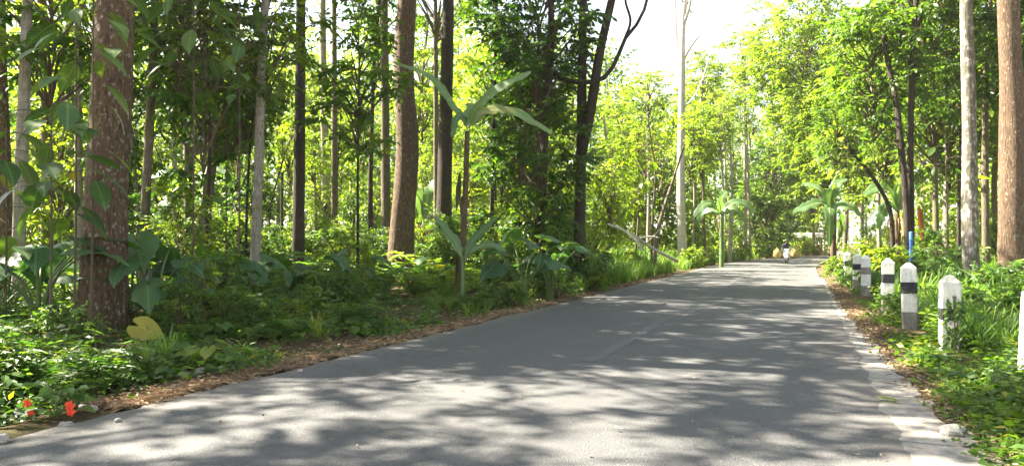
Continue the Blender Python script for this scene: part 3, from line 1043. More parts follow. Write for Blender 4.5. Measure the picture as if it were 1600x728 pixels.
BACK = []
for px in np.arange(-40, 1000, 62.0):
    for tr in range(30):
        p = px + R.uniform(-20, 20)
        d = R.uniform(33, 60)
        x, y = at(p, d)
        if x < -9.5 and all(abs(p - u) > 6 for u, ud in USED):
            BACK.append((p, d))
            USED.append((p, d))
            break
for (p, d), lb in zip(BACK, gap_labels([f[0] for f in BACK], 'taller sunlit tree further back')):
    h = R.uniform(12, 16) if p < 560 else R.uniform(9.0, 15)
    cr = [('far%d' % R.integers(0, 3), 0, 0, h - 3.0, R.uniform(0.7, 1.0), R.uniform(0, 6))]
    if R.random() < 0.6:
        cr.append(('light%d' % R.integers(0, 3), R.normal(0, 0.8), R.normal(0, 0.8), R.uniform(3, 5), R.uniform(0.9, 1.4), R.uniform(0, 6)))
    tree('tall_tree', lb, d, [(p, 410), (p + R.normal(0, 4), 300), (p + R.normal(0, 7), 180)], R.uniform(0.18, 0.32),
         R.choice(['bark_mid', 'bark_dark', 'bark_pale', 'bark_pale']), h, cr, group='taller trees deep in the forest left of the road', sides=9)

def extra_plants(name, noun, n, px0, px1, d0, d1, xmax, xmin, keys, smin, smax, h0, h1, group, cat, mat, dia, zf):
    L = []
    for px in np.linspace(px0, px1, n):
        for tr in range(40):
            p = px + R.uniform(-1, 1) * (px1 - px0) / n * 0.7
            d = R.uniform(d0, d1)
            x, y = at(p, d)
            if xmin < x < xmax and not any(abs(p - u) < w_ and d < ud for u, ud, w_ in ((163, 11.5, 60), (628, 25, 55), (735, 21, 70), (820, 20, 30), (905, 24, 30), (467, 23, 45), (405, 17, 40), (1517, 20, 25), (1583, 19, 25))):
                L.append((p, d))
                break
    for (p, d), lb in zip(L, gap_labels([q[0] for q in L], noun)):
        h = R.uniform(h0, h1)
        x, y = at(p, d)
        s_ = R.uniform(smin, smax)
        o = thing(name, lb, cat, (x, y, float(gz(x, y))), 0, group)
        link('stem', trunk_mesh([(0, 0, -0.1), (0, 0, 0), (R.normal(0, .1), R.normal(0, .1), h * 0.5), (R.normal(0, .2), R.normal(0, .2), h)], dia, dia * 0.4, M[mat], 7, 9, 0.15, 0.03, p), o)
        link('foliage', CR[keys[R.integers(0, len(keys))]], o, (0, 0, h * zf), R.uniform(0, 6), (s_, s_, s_ * R.uniform(0.8, 1.1)))


extra_plants('shrub', 'leafy forest shrub', 44, 190, 930, 13.5, 27, -7.4, -30, ['under0', 'under2', 'light0', 'light1', 'light2', 'weedy0', 'weedy1', 'weedy0'], 0.38, 0.72, 0.8, 2.2,
             'leafy shrubs under the trees left of the road', 'shrub', 'bark_mid', 0.04, 0.7)
extra_plants('verge_plant', 'leafy waist-high plant by the left verge', 13, 270, 600, 10.5, 17.5, -6.95, -9.6, ['weedy0', 'weedy1', 'light0', 'light2', 'under2', 'weedy1'], 0.20, 0.36, 0.4, 1.0,
             'waist-high plants along the left verge', 'plant', 'twig', 0.02, 0.75)
extra_plants('understorey_tree', 'low-crowned dark sapling', 3, 250, 560, 14, 22, -8.0, -30, ['under0', 'under1', 'under2', 'under3'], 0.9, 1.35, 5.0, 7.0,
             'dark low-crowned saplings near the left verge', 'sapling', 'bark_dark', 0.09, 0.9)
extra_plants('shrub', 'sunlit verge shrub', 12, 1300, 1600, 24, 45, 30, 3.2, ['light0', 'light1', 'light2', 'under1'], 0.5, 1.0, 1.2, 2.6,
             'shrubs behind the bollards', 'shrub', 'bark_mid', 0.04, 0.7)

# tall trees standing left of the view and deeper in the wood: their crowns shade the road
SHADE = [(-14.3, 8.3, 14, 'canopy1', 0.95), (-15.0, 2.6, 13, 'canopy0', 0.85), (-17.8, 6.2, 11, 'canopy2', 0.8), (-17, 0.5, 14, 'canopy1', 1.05), (-19.5, 8, 15.5, 'canopy2', 1.05), (-21, 10, 14, 'canopy0', 0.95),
         (-20, 12.5, 16, 'canopy1', 1.05), (-18, 18, 15, 'canopy2', 1.0), (-17.5, 25, 15, 'canopy0', 0.95), (-16, 31, 14, 'canopy1', 0.85)]
lbs = gap_labels([proj(a, b)[0] if proj(a, b)[2] > 3 else -999 for a, b, *_ in SHADE[6:]], 'tall straight shade tree with a high crown')
for k, (x, y, H, key, s) in enumerate(SHADE):
    p, _, d = proj(x, y)
    off = k < 6
    o = thing('shade_tree', ['tall tree shading the road, nearest the left edge of the view', 'tall tree left of the view shading the nearest asphalt', 'shorter shade tree left of the view behind the orange flowers', 'tall tree standing deeper in the wood left of the view', 'tall tree left of the view behind the other shade trees', 'tall tree left of the view level with the thickest trunk'][k] if off else lbs[k - 6], 'tree', (x, y, float(gz(x, y))), 0,
              'tall trees shading the road from the left')
    link('trunk', trunk_mesh([(0, 0, -0.2), (0, 0, 0), (R.normal(0, .15), R.normal(0, .15), H * 0.5), (R.normal(0, .3), R.normal(0, .3), H)], R.uniform(0.3, 0.42), 0.15,
                             M['bark_mid'], 12, 20, 0.25, 0.05, k), o)
    link('crown', CR[key], o, (0, 0, H - 1), R.uniform(0, 6), s)
    if k == 0 or 5 < k < 8:
        link('crown', CR['canopy%d' % ((k + 1) % 3)], o, (R.normal(0, 1.2), R.normal(0, 1.2), H - 4.2), R.uniform(0, 6), s * 0.7)

# ------------------------------------------------------------------ distant wood, one mass
def distant_wood():
    rng = np.random.default_rng(5)
    quad = (np.array([[0, 0, 0], [-0.3, 0.5, 0.05], [0.3, 0.5, 0.05], [0, 1, -0.1]]), np.array([[0, 2, 1], [1, 2, 3]]))
    b = Buf()
    spots = []
    for az in np.arange(-58, 46, 1.7):
        for ring in range(3):
            d = (rng.uniform(60, 78), rng.uniform(84, 115), rng.uniform(128, 165))[ring]
            if ring == 2 and not -12 < az < 32:
                continue
            a = math.radians(az + rng.uniform(-1, 1))
            x, y = d * math.sin(a), d * math.cos(a)
            rx = x - float(bend(y))
            if -8.5 < rx < 4.5 and y < 120:
                continue
            spots.append((x, y, d))
    for (x, y, d) in spots:
        px, _, dep = proj(x, y)
        H = rng.uniform(10, 16) * d / 85
        if 960 < px < 1185:
            H = (HZ - rng.uniform(70, 170)) / F * dep
        elif px < 960:
            H = (HZ - rng.uniform(-60, 140)) / F * dep
        else:
            H = (HZ - rng.uniform(-20, 120)) / F * dep
        z0 = float(gz(x, y))
        rx = rng.uniform(2.0, 3.6)
        V, f = tube(smooth_path([(x, y, z0 - 0.2), (x + rng.normal(0, .2), y, H * 0.5), (x + rng.normal(0, .5), y, H)], 7), np.linspace(0.2, 0.05, 7), 6, False)
        b.add(V, f, 1)
        for q in range(5):      # low growth at the feet of the far trees
            cx, cy = x + rng.normal(0, 2.4), y + rng.normal(0, 2.4)
            if -7.5 < cx - float(bend(cy)) < 2.5:
                continue
            pos = np.array([cx, cy, z0]) + np.abs(rng.normal(0, 1, (70, 3))) * rng.choice([-1, 1], (70, 3)) * np.array([1.0, 1.0, 0]) + np.stack([np.zeros(70), np.zeros(70), rng.uniform(0.1, 2.6, 70)], -1)
            leaves(b, rng, pos, unit(rng.normal(0, 1, (70, 3))), rng.uniform(0.3, 0.6, 70), quad, 0, 0.6)
        ncl = 62
        u = unit(rng.normal(0, 1, (ncl, 3)))
        C = u * (rng.uniform(0.3, 1, ncl) ** 0.5)[:, None] * np.array([rx, rx, H * 0.5]) + np.array([x, y, H * 0.54])
        base = np.repeat(C, 42, 0)
        pos = base + rng.normal(0, 0.5, base.shape) * np.array([1, 1, 0.6])
        ax = unit(pos - base + np.array([0, 0, -0.2]))
        t = np.repeat(np.clip(rng.normal(0.5, 0.2, ncl) + rng.normal(0, 0.08), 0.05, 0.95), 42)
        leaves(b, rng, pos, ax, rng.uniform(0.28, 0.5, len(pos)), quad, 0, 0.6, t)
    o = link('distant_wood', b.mesh('distant_wood', [M['leaf_bright'], M['bark_pale']]))
    tag(o, 'hazy sunlit mass of forest trees closing the view far behind', 'forest', kind='stuff')


distant_wood()

# ------------------------------------------------------------------ banana plants
def blade(path, width, fold=0.25, n=16, seed=0, up=(0, 0, 1.0), torn=0.0):
    rng = np.random.default_rng(seed)
    p = smooth_path(path, n)
    tan = unit(np.gradient(p, axis=0))
    side = unit(np.cross(tan, np.array(up)))
    nor = np.cross(side, tan)
    t = np.linspace(0, 1, n)
    w = width / 2 * np.clip(np.sin(np.pi * np.clip(t * 0.93 + 0.05, 0, 1)) ** 0.55, 0.03, 1)
    w = w * np.where(t < 0.1, t / 0.1 + 0.04, 1)
    rows = []
    cols = (-1, -0.5, 0, 0.5, 1)
    for c in cols:
        jag = 1 + (rng.uniform(-torn, 0.03, n) if abs(c) == 1 else 0)
        off = side * (w * c * jag)[:, None] + nor * (w * abs(c) * fold - w * c * c * 0.45)[:, None]
        off = off + nor * (0.03 * width * np.sin(t * 23 + c * 3) * abs(c))[:, None]
        rows.append(p + off)
    V = np.stack(rows, 1).reshape(-1, 3)
    k = len(cols)
    i = np.arange(n - 1)[:, None] * k
    j = np.arange(k - 1)[None]
    Q = np.stack([i + j, i + j + 1, i + k + j + 1, i + k + j], -1).reshape(-1, 4)
    return V, Q, p, nor


def banana(label, px, d, stem_top_py, dia, leaf_pts, sheath=True, stem_lean=0, mat='banana_stem', rowbase=None, lw=0.5):
    bx, by = at(px, d)
    zb = float(gz(bx, by))
    off = np.array([bx, by, zb])
    o = thing('banana_plant', label, 'banana plant', (bx, by, zb))
    if dia:
        top = at(px + stem_lean, d, stem_top_py) - off
        b = Buf()
        V, f = tube(smooth_path([(0, 0, -0.15), (0, 0, 0), top * 0.5 + np.array([0.03, 0, 0]), top], 22), np.interp(np.linspace(0, 1, 22), [0, 0.12, 1], [dia * 0.62, dia * 0.5, dia * 0.33]), 12, True, 0.09, px)
        b.add(V, f)
        for k in range(7):       # dry sheath edges hanging on the stem
            z0 = R.uniform(0.25, 0.9) * top[2]
            a = R.uniform(0, 6.28)
            r = dia * 0.46
            q = [np.array([r * math.cos(a), r * math.sin(a), z0]), np.array([r * 1.15 * math.cos(a + .1), r * 1.15 * math.sin(a + .1), z0 - 0.35]), np.array([r * 1.35 * math.cos(a), r * 1.35 * math.sin(a), z0 - 0.75])]
            V2, Q2, _, _ = blade(q, dia * 0.5, 0.1, 6, k, (math.cos(a), math.sin(a), 0.05))
            b.add(V2, Q2)
        link('stem', b.mesh('stem', [M[mat]], True), o)
        for k in range(4 if dia > 0.2 else 0):      # dry brown leaves folded down along the stem
            a = k * 1.9 + px
            u = np.array([math.cos(a), math.sin(a), 0])
            z1 = top[2] * R.uniform(0.86, 0.97)
            ln = R.uniform(0.9, 1.7)
            c0 = top * (z1 / top[2])
            q = [c0 + u * 0.08, c0 + u * 0.34 + np.array([0, 0, 0.02]), c0 + u * 0.36 - np.array([0, 0, ln * 0.5]), c0 + u * 0.26 - np.array([0, 0, ln])]
            V2, Q2, _, _ = blade(q, 0.15, 0.9, 12, k + int(px), (u[0], u[1], 0.1), 0.5)
            bb_ = Buf()
            bb_.add(V2, Q2, 0, float(R.uniform(0.2, 0.8)))
            link('dead_leaf', bb_.mesh('dead_leaf', [M['leaf_brown']], True), o)
    for k, (pts, w) in enumerate(leaf_pts):
        P = [at(q[0], d + q[2], q[1]) - off for q in pts]
        b = Buf()
        V, Q, p, nor = blade(P, w, 0.55, 18, int(px) + k, (-FW[0] * 0.8, -FW[1] * 0.8, 0.75), 0.5)
        b.add(V, Q, 0, float(np.clip(R.normal(0.55, 0.2), 0.1, 0.9)), np.stack([np.tile([-0.25, -0.125, 0, 0.125, 0.25], 18), np.repeat(np.linspace(0, 1, 18), 5)], -1))
        V, f = tube(p - nor * 0.012, np.linspace(0.03, 0.006, len(p)) * (w / 0.5), 5, False)
        b.add(V, f, 1)
        link('leaf', b.mesh('leaf', [M['leaf_banana'], M['pale_rib']], True), o)
    return o


banana('tall banana plant with a brown stem at the left road edge', 718, 18.4, 205, 0.19,
       [([(733, 195, 0), (745, 168, -0.2), (780, 138, -0.4), (830, 112, -0.3)], 0.42),
        ([(733, 198, 0), (760, 174, 0.3), (805, 176, 0.4), (862, 208, 0.3)], 0.42),
        ([(728, 195, 0), (708, 165, 0.2), (672, 120, 0.4), (612, 96, 0.5)], 0.26),
        ([(733, 200, 0), (736, 170, 0.5), (752, 168, 1.0), (772, 184, 1.5)], 0.45),
        ([(730, 200, 0), (722, 180, -0.2), (714, 185, -0.5), (706, 215, -0.7)], 0.3)], stem_lean=12)
banana('young banana sucker with two raised leaves at the foot of the tall banana plant', 722, 17.4, 400, 0.12,
       [([(722, 402, 0), (712, 380, 0), (696, 358, 0.1), (678, 338, 0.1)], 0.30),
        ([(726, 402, 0), (738, 378, 0), (756, 358, -0.1), (777, 338, -0.1)], 0.30),
        ([(728, 402, 0), (745, 388, -0.3), (768, 382, -0.5), (790, 392, -0.6)], 0.28)], mat='green_stem')
banana('banana plant standing in full sun beside the far left verge', 1127, 46, 335, 0.32,
       [([(1127, 335, 0), (1112, 318, 0), (1098, 322, -0.3), (1084, 340, -0.4)], 0.8),
        ([(1127, 335, 0), (1124, 316, -0.4), (1120, 306, -0.6), (1117, 304, -0.8)], 1.0),
        ([(1127, 335, 0), (1145, 318, 0), (1162, 318, 0), (1182, 332, -0.2)], 0.75),
        ([(1127, 335, 0), (1142, 326, -0.3), (1156, 332, -0.4), (1166, 348, -0.5)], 0.7),
        ([(1127, 335, 0), (1128, 312, 0.4), (1136, 300, 0.9), (1150, 300, 1.2)], 0.7),
        ([(1127, 335, 0), (1112, 328, 0.3), (1098, 334, 0.6), (1088, 352, 0.8)], 0.6)], mat='green_stem')
banana('big pale-leaved banana plant at the right road edge far ahead', 1301, 38, 335, 0.34,
       [([(1299, 335, 0), (1298, 310, 0), (1306, 290, -0.2), (1324, 280, -0.3)], 0.75),
        ([(1299, 335, 0), (1284, 318, 0), (1262, 322, -0.2), (1240, 332, -0.2)], 0.7),
        ([(1299, 335, 0), (1296, 325, -0.4), (1297, 345, -0.8), (1296, 384, -0.9)], 0.75),
        ([(1299, 335, 0), (1312, 322, -0.2), (1332, 326, -0.4), (1352, 342, -0.4)], 0.7),
        ([(1299, 335, 0), (1284, 300, 0.3), (1268, 290, 0.6), (1256, 288, 0.8)], 0.6),
        ([(1299, 335, 0), (1310, 330, 0.3), (1314, 350, 0.5), (1312, 372, 0.6)], 0.6)], mat='banana_stem')
banana('banana clump behind the arching stem and the blue-footed tree', 1402, 34, 330, 0.30,
       [([(1402, 330, 0), (1392, 300, 0), (1374, 292, -0.2), (1348, 306, -0.3)], 0.7),
        ([(1402, 330, 0), (1408, 290, 0), (1416, 270, 0.2), (1434, 258, 0.4)], 0.7),
        ([(1402, 330, 0), (1422, 296, 0.2), (1446, 268, 0.3), (1462, 262, 0.3)], 0.65),
        ([(1402, 330, 0), (1416, 318, -0.3), (1420, 340, -0.6), (1416, 362, -0.7)], 0.6),
        ([(1402, 330, 0), (1388, 318, -0.3), (1378, 336, -0.5), (1372, 358, -0.6)], 0.6)])
banana('shaded banana plant with broad leaves behind the leaning mossy trunk', 292, 27, 340, 0.3,
       [([(292, 335, 0), (282, 290, 0), (262, 270, -0.2), (236, 278, -0.3)], 0.7),
        ([(292, 335, 0), (305, 290, 0), (330, 265, -0.2), (352, 270, -0.3)], 0.7),
        ([(292, 335, 0), (312, 310, -0.3), (334, 306, -0.4), (350, 322, -0.5)], 0.65),
        ([(292, 335, 0), (275, 315, -0.2), (258, 318, -0.4), (246, 340, -0.5)], 0.65)])
banana('banana plant with bright backlit leaves behind the broad dark trunk', 662, 36, 350, 0.3,
       [([(662, 350, 0), (655, 310, 0), (640, 296, -0.2), (616, 302, -0.3)], 0.8),
        ([(662, 350, 0), (668, 308, 0), (676, 290, -0.2), (690, 284, -0.3)], 0.8),
        ([(662, 350, 0), (676, 330, -0.3), (690, 332, -0.4), (700, 350, -0.5)], 0.7)])

# dead orange leaf hanging by the blue-footed tree, blue painted foot of that tree
b = Buf()
x0, y0 = at(1440, 24.6)
P = [at(1437, 24.6, 322), at(1438, 24.55, 345), at(1442, 24.5, 378)]
o0 = P[0].copy()
V, Q, p, nor = blade([q - o0 for q in P], 0.24, 0.7, 12, 3, (*(-FW), 0.1), 0.35)
b.add(V, Q, 0, 0.5)
V, f = tube(smooth_path([(0, 0, 0.0), (0.05, 0.02, 0.35), (0.02, 0.05, 1.2)], 6), 0.014, 5)
b.add(V, f, 1)
M['leaf_dead'] = leaf_mat('leaf_dead', (0.16, 0.07, 0.02), (0.25, 0.11, 0.03), (0.30, 0.15, 0.05), 0.3, 0.7, 0.2, (1.3, 1.0, 0.6))
tag(link('dead_leaf', b.mesh('dead_leaf', [M['leaf_dead'], M['twig']], True), None, tuple(o0)), 'hanging orange-brown dead leaf right of the blue-footed tree', 'leaf')

blue = plain('blue_paint', (0.05, 0.14, 0.48), 0.6, 0.4, 0.25, 9)
bx, by = at(1423, 24.75)
zb = float(gz(bx, by))
V, f = tube([(0, 0, 0), (0, 0, 0.9), (0, 0, 1.82), (0.0, 0, 1.86)], [0.078, 0.075, 0.072, 0.05], 14)
b = Buf()
b.add(V, f)
tag(link('blue_post', b.mesh('blue_post', [blue], True), None, (bx, by, zb)), 'blue painted pipe post against the foot of the dark twin-stemmed tree', 'post')

# ------------------------------------------------------------------ taro plants and big-leaved saplings
def heart():
    ys_ = np.array([-0.34, -0.2, 0.0, 0.2, 0.42, 0.62, 0.82, 1.0])
    wo = np.array([0.24, 0.40, 0.50, 0.50, 0.42, 0.29, 0.14, 0.0])
    wi = np.array([0.12, 0.06, 0.0, 0, 0, 0, 0, 0])
    V, Q = [], []
    for s in (-1, 1):
        b0 = len(V)
        for y, o_, i_ in zip(ys_, wo, wi):
            for c in (0, 0.5, 1):
                x = i_ + (o_ - i_) * c
                z = 0.10 * c * (1 - abs(y)) - 0.16 * (x * 2) ** 2 - 0.22 * max(y, 0) ** 2 + 0.025 * math.sin(9 * y + c * 2)
                V.append([s * x, y, z])
        for r in range(len(ys_) - 1):
            for c in range(2):
                a = b0 + r * 3 + c
                q = [a, a + 1, a + 4, a + 3]
                Q.append(q if s > 0 else q[::-1])
    return np.array(V), np.array(Q)


HEART = heart()


def taro(label, px, d, n, H, size, seed, mat='leaf_taro', spread=0.7, name='taro_plant', cat='taro plant', rows=None):
    rng = np.random.default_rng(seed)
    bx, by = at(px, d)
    zb = float(gz(bx, by))
    o = thing(name, label, cat, (bx, by, zb))
    for k in range(n):
        az = k * 2.399 + rng.uniform(-0.4, 0.4)
        h = H * rng.uniform(0.55, 1.05)
        r = spread * H * rng.uniform(0.45, 1.0)
        u = np.array([math.cos(az), math.sin(az), 0])
        top = u * r + np.array([0, 0, h])
        b = Buf()
        V, f = tube(smooth_path([u * 0.04, u * r * 0.3 + np.array([0, 0, h * 0.6]), top], 8), np.linspace(0.02, 0.009, 8) * size / 0.5, 6, False)
        b.add(V, f, 1)
        ax = u * 0.9 + np.array([0, 0, -rng.uniform(-0.05, 0.5)]) + rng.normal(0, 0.15, 3)
        nor = u * 0.2 + np.array([0, 0, 1.0]) + rng.normal(0, 0.2, 3)
        s = size * rng.uniform(0.7, 1.15)
        hv_ = HEART[0].copy()
        hv_[:, 2] += -rng.uniform(-0.1, 0.5) * hv_[:, 0] ** 2 * 2 - rng.uniform(0, 0.35) * np.maximum(hv_[:, 1], 0) ** 2 + 0.04 * np.sin(hv_[:, 1] * 11 + hv_[:, 0] * 8 + k)
        Vh = stamp(hv_, frames(ax[None], nor[None]), np.array([s]), top[None])
        b.add(Vh, HEART[1], 0, float(np.clip(rng.normal(0.5, 0.2), 0.05, 0.9)), HEART[0][:, :2])
        link('leaf', b.mesh('leaf', [M[mat], M['green_stem']], True), o)
    return o


TAROS = [(62, 11.0, 9, 1.35, 0.62, 'tall taro plant with drooping dark leaves left of the thickest brown trunk'),
         (205, 12.6, 6, 1.35, 0.66, 'taro plant whose broad leaves cross behind the thickest brown trunk'),
         (245, 11.8, 8, 1.30, 0.58, 'taro plant with long green stalks right of the thickest brown trunk'),
         (318, 13.0, 8, 1.25, 0.60, 'wide taro plant below the leaning mossy trunk'),
         (372, 13.8, 7, 1.1, 0.50, 'taro plant at the foot of the slightly bent pale trunk'),
         (150, 14.5, 7, 1.5, 0.60, 'taro plant partly hidden behind the thickest brown trunk'),
         (12, 12.5, 7, 1.4, 0.60, 'taro plant at the very left edge of the view'),
         (440, 16.5, 7, 1.0, 0.45, 'taro plant below the almost black trunk'),
         (505, 17.0, 7, 1.0, 0.45, 'taro plant between the almost black trunk and the curved brown trunk'),
         (556, 18.0, 6, 1.0, 0.42, 'taro plant just left of the curved brown trunk'),
         (665, 21.0, 6, 0.9, 0.45, 'taro plant between the curved brown trunk and the banana plant'),
         (815, 18.5, 8, 1.8, 0.62, 'large dark taro plant right of the roadside banana plant'),
         (860, 19.5, 8, 1.5, 0.60, 'dark taro plant at the foot of the leaf-smothered trunk'),
         (1452, 20.5, 7, 0.7, 0.34, 'small broad-leaved plant left of the mottled trunk'),
         (1545, 13.5, 7, 0.55, 0.30, 'pale broad-leaved herb between the mossy bollard and the right edge'),
         (1368, 21.5, 6, 0.65, 0.34, 'broad-leaved weed behind the third bollard from the right')]
for k, (px, d, n, H, s, lb) in enumerate(TAROS):
    taro(lb, px, d, n, H, s, 100 + k, 'leaf_taro' if px < 1300 else 'leaf_weed')

BIG = (np.array([[0, 0, 0]] + [[c * w, y, -0.32 * y * y - 0.25 * (c * w) ** 2 + abs(c) * w * 0.22] for y, w in ((0.12, 0.10), (0.3, 0.2), (0.5, 0.23), (0.7, 0.19), (0.87, 0.09)) for c in (-1, 0, 1)] + [[0, 1, -0.34]]),
       np.array([[0, 2, 1], [0, 3, 2]] + [q for r in range(4) for c in range(2) for q in ([1 + r * 3 + c, 2 + r * 3 + c, 5 + r * 3 + c], [1 + r * 3 + c, 5 + r * 3 + c, 4 + r * 3 + c])] + [[13, 14, 16], [14, 15, 16]]))


def broadleaf(label, px, d, rows, n, size, seed, reach=0.55, dia=0.04, lean=0, mat='leaf_broad', yellow=None):
    """sapling with large single leaves between two photo rows"""
    rng = np.random.default_rng(seed)
    bx, by = at(px, d)
    zb = float(gz(bx, by))
    off = np.array([bx, by, zb])
    o = thing('broadleaf_sapling', label, 'sapling', (bx, by, zb))
    z1 = at(px, d, rows[0])[2] - zb
    z0 = at(px, d, rows[1])[2] - zb
    top = at(px + lean, d, rows[0]) - off
    path = smooth_path([(0, 0, -0.1), (0.03, 0, z1 * 0.4), top], 14)
    V, f = tube(path, np.linspace(dia / 2, dia / 5, 14), 7)
    b = Buf()
    b.add(V, f)
    L = []
    for k in range(n):
        z = z0 + (z1 - z0) * (k + rng.uniform(0, 1)) / n
        c = np.array([np.interp(z, path[:, 2], path[:, 0]), np.interp(z, path[:, 2], path[:, 1]), z])
        az = k * 2.4 + rng.uniform(-0.5, 0.5)
        u = np.array([math.cos(az), math.sin(az), 0])
        e = c + u * reach * rng.uniform(0.35, 1) + np.array([0, 0, rng.uniform(0.0, 0.2)])
        V, f = tube(smooth_path([c, (c + e) / 2 + np.array([0, 0, 0.05]), e], 5), np.linspace(0.008, 0.004, 5), 4, False)
        b.add(V, f)
        L.append((e, u))
    link('stem', b.mesh('stem', [M['twig']], True), o)
    yk = -1
    if yellow:
        yk = int(np.argmin([np.hypot(proj(*(e + off))[0] - yellow[0], proj(*(e + off))[1] - yellow[1]) for e, u in L]))
    for k, (e, u) in enumerate(L):
        ax = u + np.array([0, 0, rng.uniform(-0.9, 0.1)]) + rng.normal(0, 0.2, 3)
        nor = np.array([0, 0, 1.0]) + u * 0.4 + rng.normal(0, 0.25, 3)
        s = size * rng.uniform(0.7, 1.2)
        bb = Buf()
        bb.add(stamp(BIG[0], frames(ax[None], nor[None]), np.array([[s * 1.1, s, s]]), e[None]), BIG[1], 0, float(np.clip(rng.normal(0.5, 0.22), 0.02, 0.93)), BIG[0][:, :2])
        link('leaf', bb.mesh('leaf', [M['leaf_yellow'] if k == yk else M[mat]], True), o)
    return o


broadleaf('sapling with large glossy dark leaves in front of the left edge trunks', 78, 9.6, (170, 360), 22, 0.50, 1, 0.6)
broadleaf('big-leaved sapling with a yellowing leaf left of the thickest brown trunk', 116, 10.2, (20, 290), 20, 0.46, 2, 0.55, yellow=(104, 255))
broadleaf('slender big-leaved sapling reaching in front of the thickest brown trunk', 142, 10.0, (-60, 100), 14, 0.42, 3, 0.6)
broadleaf('tall broadleaf sapling right of the thickest brown trunk, leaves at the top edge', 300, 12.5, (-60, 150), 26, 0.45, 4, 0.8)
broadleaf('broadleaf sapling with dark leaves left of the slightly bent pale trunk', 372, 14.0, (-40, 180), 24, 0.42, 5, 0.8)
broadleaf('broadleaf sapling with low dark leaves at the far left edge', 8, 10.5, (200, 400), 16, 0.48, 6, 0.5)
broadleaf('bright young broadleaf sapling in front of the curved brown trunk', 583, 20.5, (330, 420), 14, 0.26, 7, 0.4, mat='leaf_bright')
broadleaf('thin broadleaf sapling right of the leaning mossy trunk', 352, 18.0, (230, 400), 18, 0.36, 8, 0.6)
broadleaf('broadleaf sapling among the stems left of the mottled trunk', 1478, 24, (190, 330), 18, 0.4, 9, 0.8, mat='leaf_mid')
broadleaf('pale young broadleaf sapling beside the leaning bare trunk', 1008, 33, (215, 350), 16, 0.45, 10, 0.8, mat='leaf_bright')
broadleaf('leafy sapling with drooping leaves over the arching stem', 1325, 29, (215, 290), 22, 0.45, 12, 0.9, mat='leaf_mid')

# ------------------------------------------------------------------ bushes
BUSH = [(925, 22.5, 0.75, 'bushb', 'rounded yellow-green bush at the left road edge below the forked tree'),
        (872, 20.0, 0.9, 'bush0', 'low leafy bush at the road edge left of the yellow-green bush'),
        (790, 17.5, 0.8, 'bush1', 'leafy bush at the road edge right of the banana plant'),
        (905, 24.0, 1.6, 'bush2', 'dark leafy bush around the foot of the forked tree'),
        (395, 11.8, 0.6, 'bush0', 'leafy bush at the road edge below the slightly bent pale trunk'),
        (448, 13.2, 0.75, 'bush1', 'leafy bush near the road below the almost black trunk'),
        (520, 15.0, 0.9, 'bush2', 'leafy bush left of the curved brown trunk near the road'),
        (648, 19.5, 0.5, 'bush0', 'leafy bush at the foot of the curved brown trunk'),
        (586, 17.0, 0.5, 'bush1', 'leafy bush on the verge left of the curved brown trunk foot'),
        (340, 12.5, 0.8, 'bush2', 'shaded bush under the taro right of the thickest trunk'),
        (100, 9.8, 0.55, 'bush0', 'small bush left of the thickest trunk close to the road'),
        (1336, 25.5, 0.75, 'bush1', 'leafy bush at the right road edge hiding the far bollards'),
        (1312, 30, 0.85, 'bushb', 'sunny bush at the right road edge before the far bollards'),
        (1400, 15.2, 0.55, 'bush2', 'low bush in front of the second striped bollard from the right'),
        (1450, 18.5, 1.0, 'bush0', 'green bush behind the mossy bollard'),
        (1475, 24, 1.5, 'bush1', 'tall bush left of the mottled trunk'),
        (1545, 17, 1.1, 'bush2', 'green bush between the mottled and the red-brown trunk'),
        (1595, 11, 0.9, 'bush0', 'bush at the right edge below the red-brown trunk'),
        (1408, 24, 1.0, 'bushb', 'bush left of the blue-footed tree'),
        (1380, 27, 1.2, 'bushb', 'bright bush under the arching stem'),
        (1350, 33, 1.3, 'bushb', 'bright bush right of the big pale-leaved banana'),
        (1262, 58, 1.6, 'bushb', 'glaring sunlit bush at the right of the road far ahead'),
        (1180, 60, 1.7, 'bushb', 'sunlit bush at the left of the road far ahead'),
        (1158, 54, 1.4, 'bushb', 'sunlit bush below the distant banana plant on the left'),
        (1080, 45, 1.2, 'bushb', 'sunlit bush at the foot of the tall whitish trunk'),
        (985, 34, 1.0, 'bushb', 'bright bush at the top of the grass bank'),
        (1110, 49, 1.1, 'bushb', 'sunlit bush left of the distant banana plant')]
for k, (px, d, s, key, lb) in enumerate(BUSH):
    d = off_road(px, d, 0.55 * s)
    x, y = at(px, d)
    z = float(gz(x, y))
    o = thing('bush', lb, 'bush', (x, y, z))
    link('foliage', CR[key], o, (0, 0, 0.5 * s), R.uniform(0, 6), s)
    b = Buf()
    for a in range(4):
        an = R.uniform(0, 6.28)
        V, f = tube([(0, 0, -0.05), (0.12 * s * math.cos(an), 0.12 * s * math.sin(an), 0.3 * s), (0.3 * s * math.cos(an), 0.3 * s * math.sin(an), 0.7 * s)], [0.016 * s, 0.012 * s, 0.006 * s], 5)
        b.add(V, f)
    link('stem', b.mesh('stem', [M['twig']]), o)

# ------------------------------------------------------------------ ground cover
def T_rosette(rng, n=12, L=0.16):
    b = Buf()
    az = np.arange(n) * 2.4 + rng.uniform(0, 1, n)
    h = rng.uniform(0.03, 0.20, n)
    r = rng.uniform(0.02, 0.10, n)
    u = np.stack([np.cos(az), np.sin(az), 0 * az], -1)
    leaves(b, rng, u * r[:, None] + np.array([0, 0, 1.0]) * h[:, None], unit(u + np.stack([0 * az, 0 * az, rng.uniform(-0.3, 0.5, n)], -1)), L * rng.uniform(0.6, 1.2, n), LEAF8, 0, 0.35, wid=1.15)
    return b


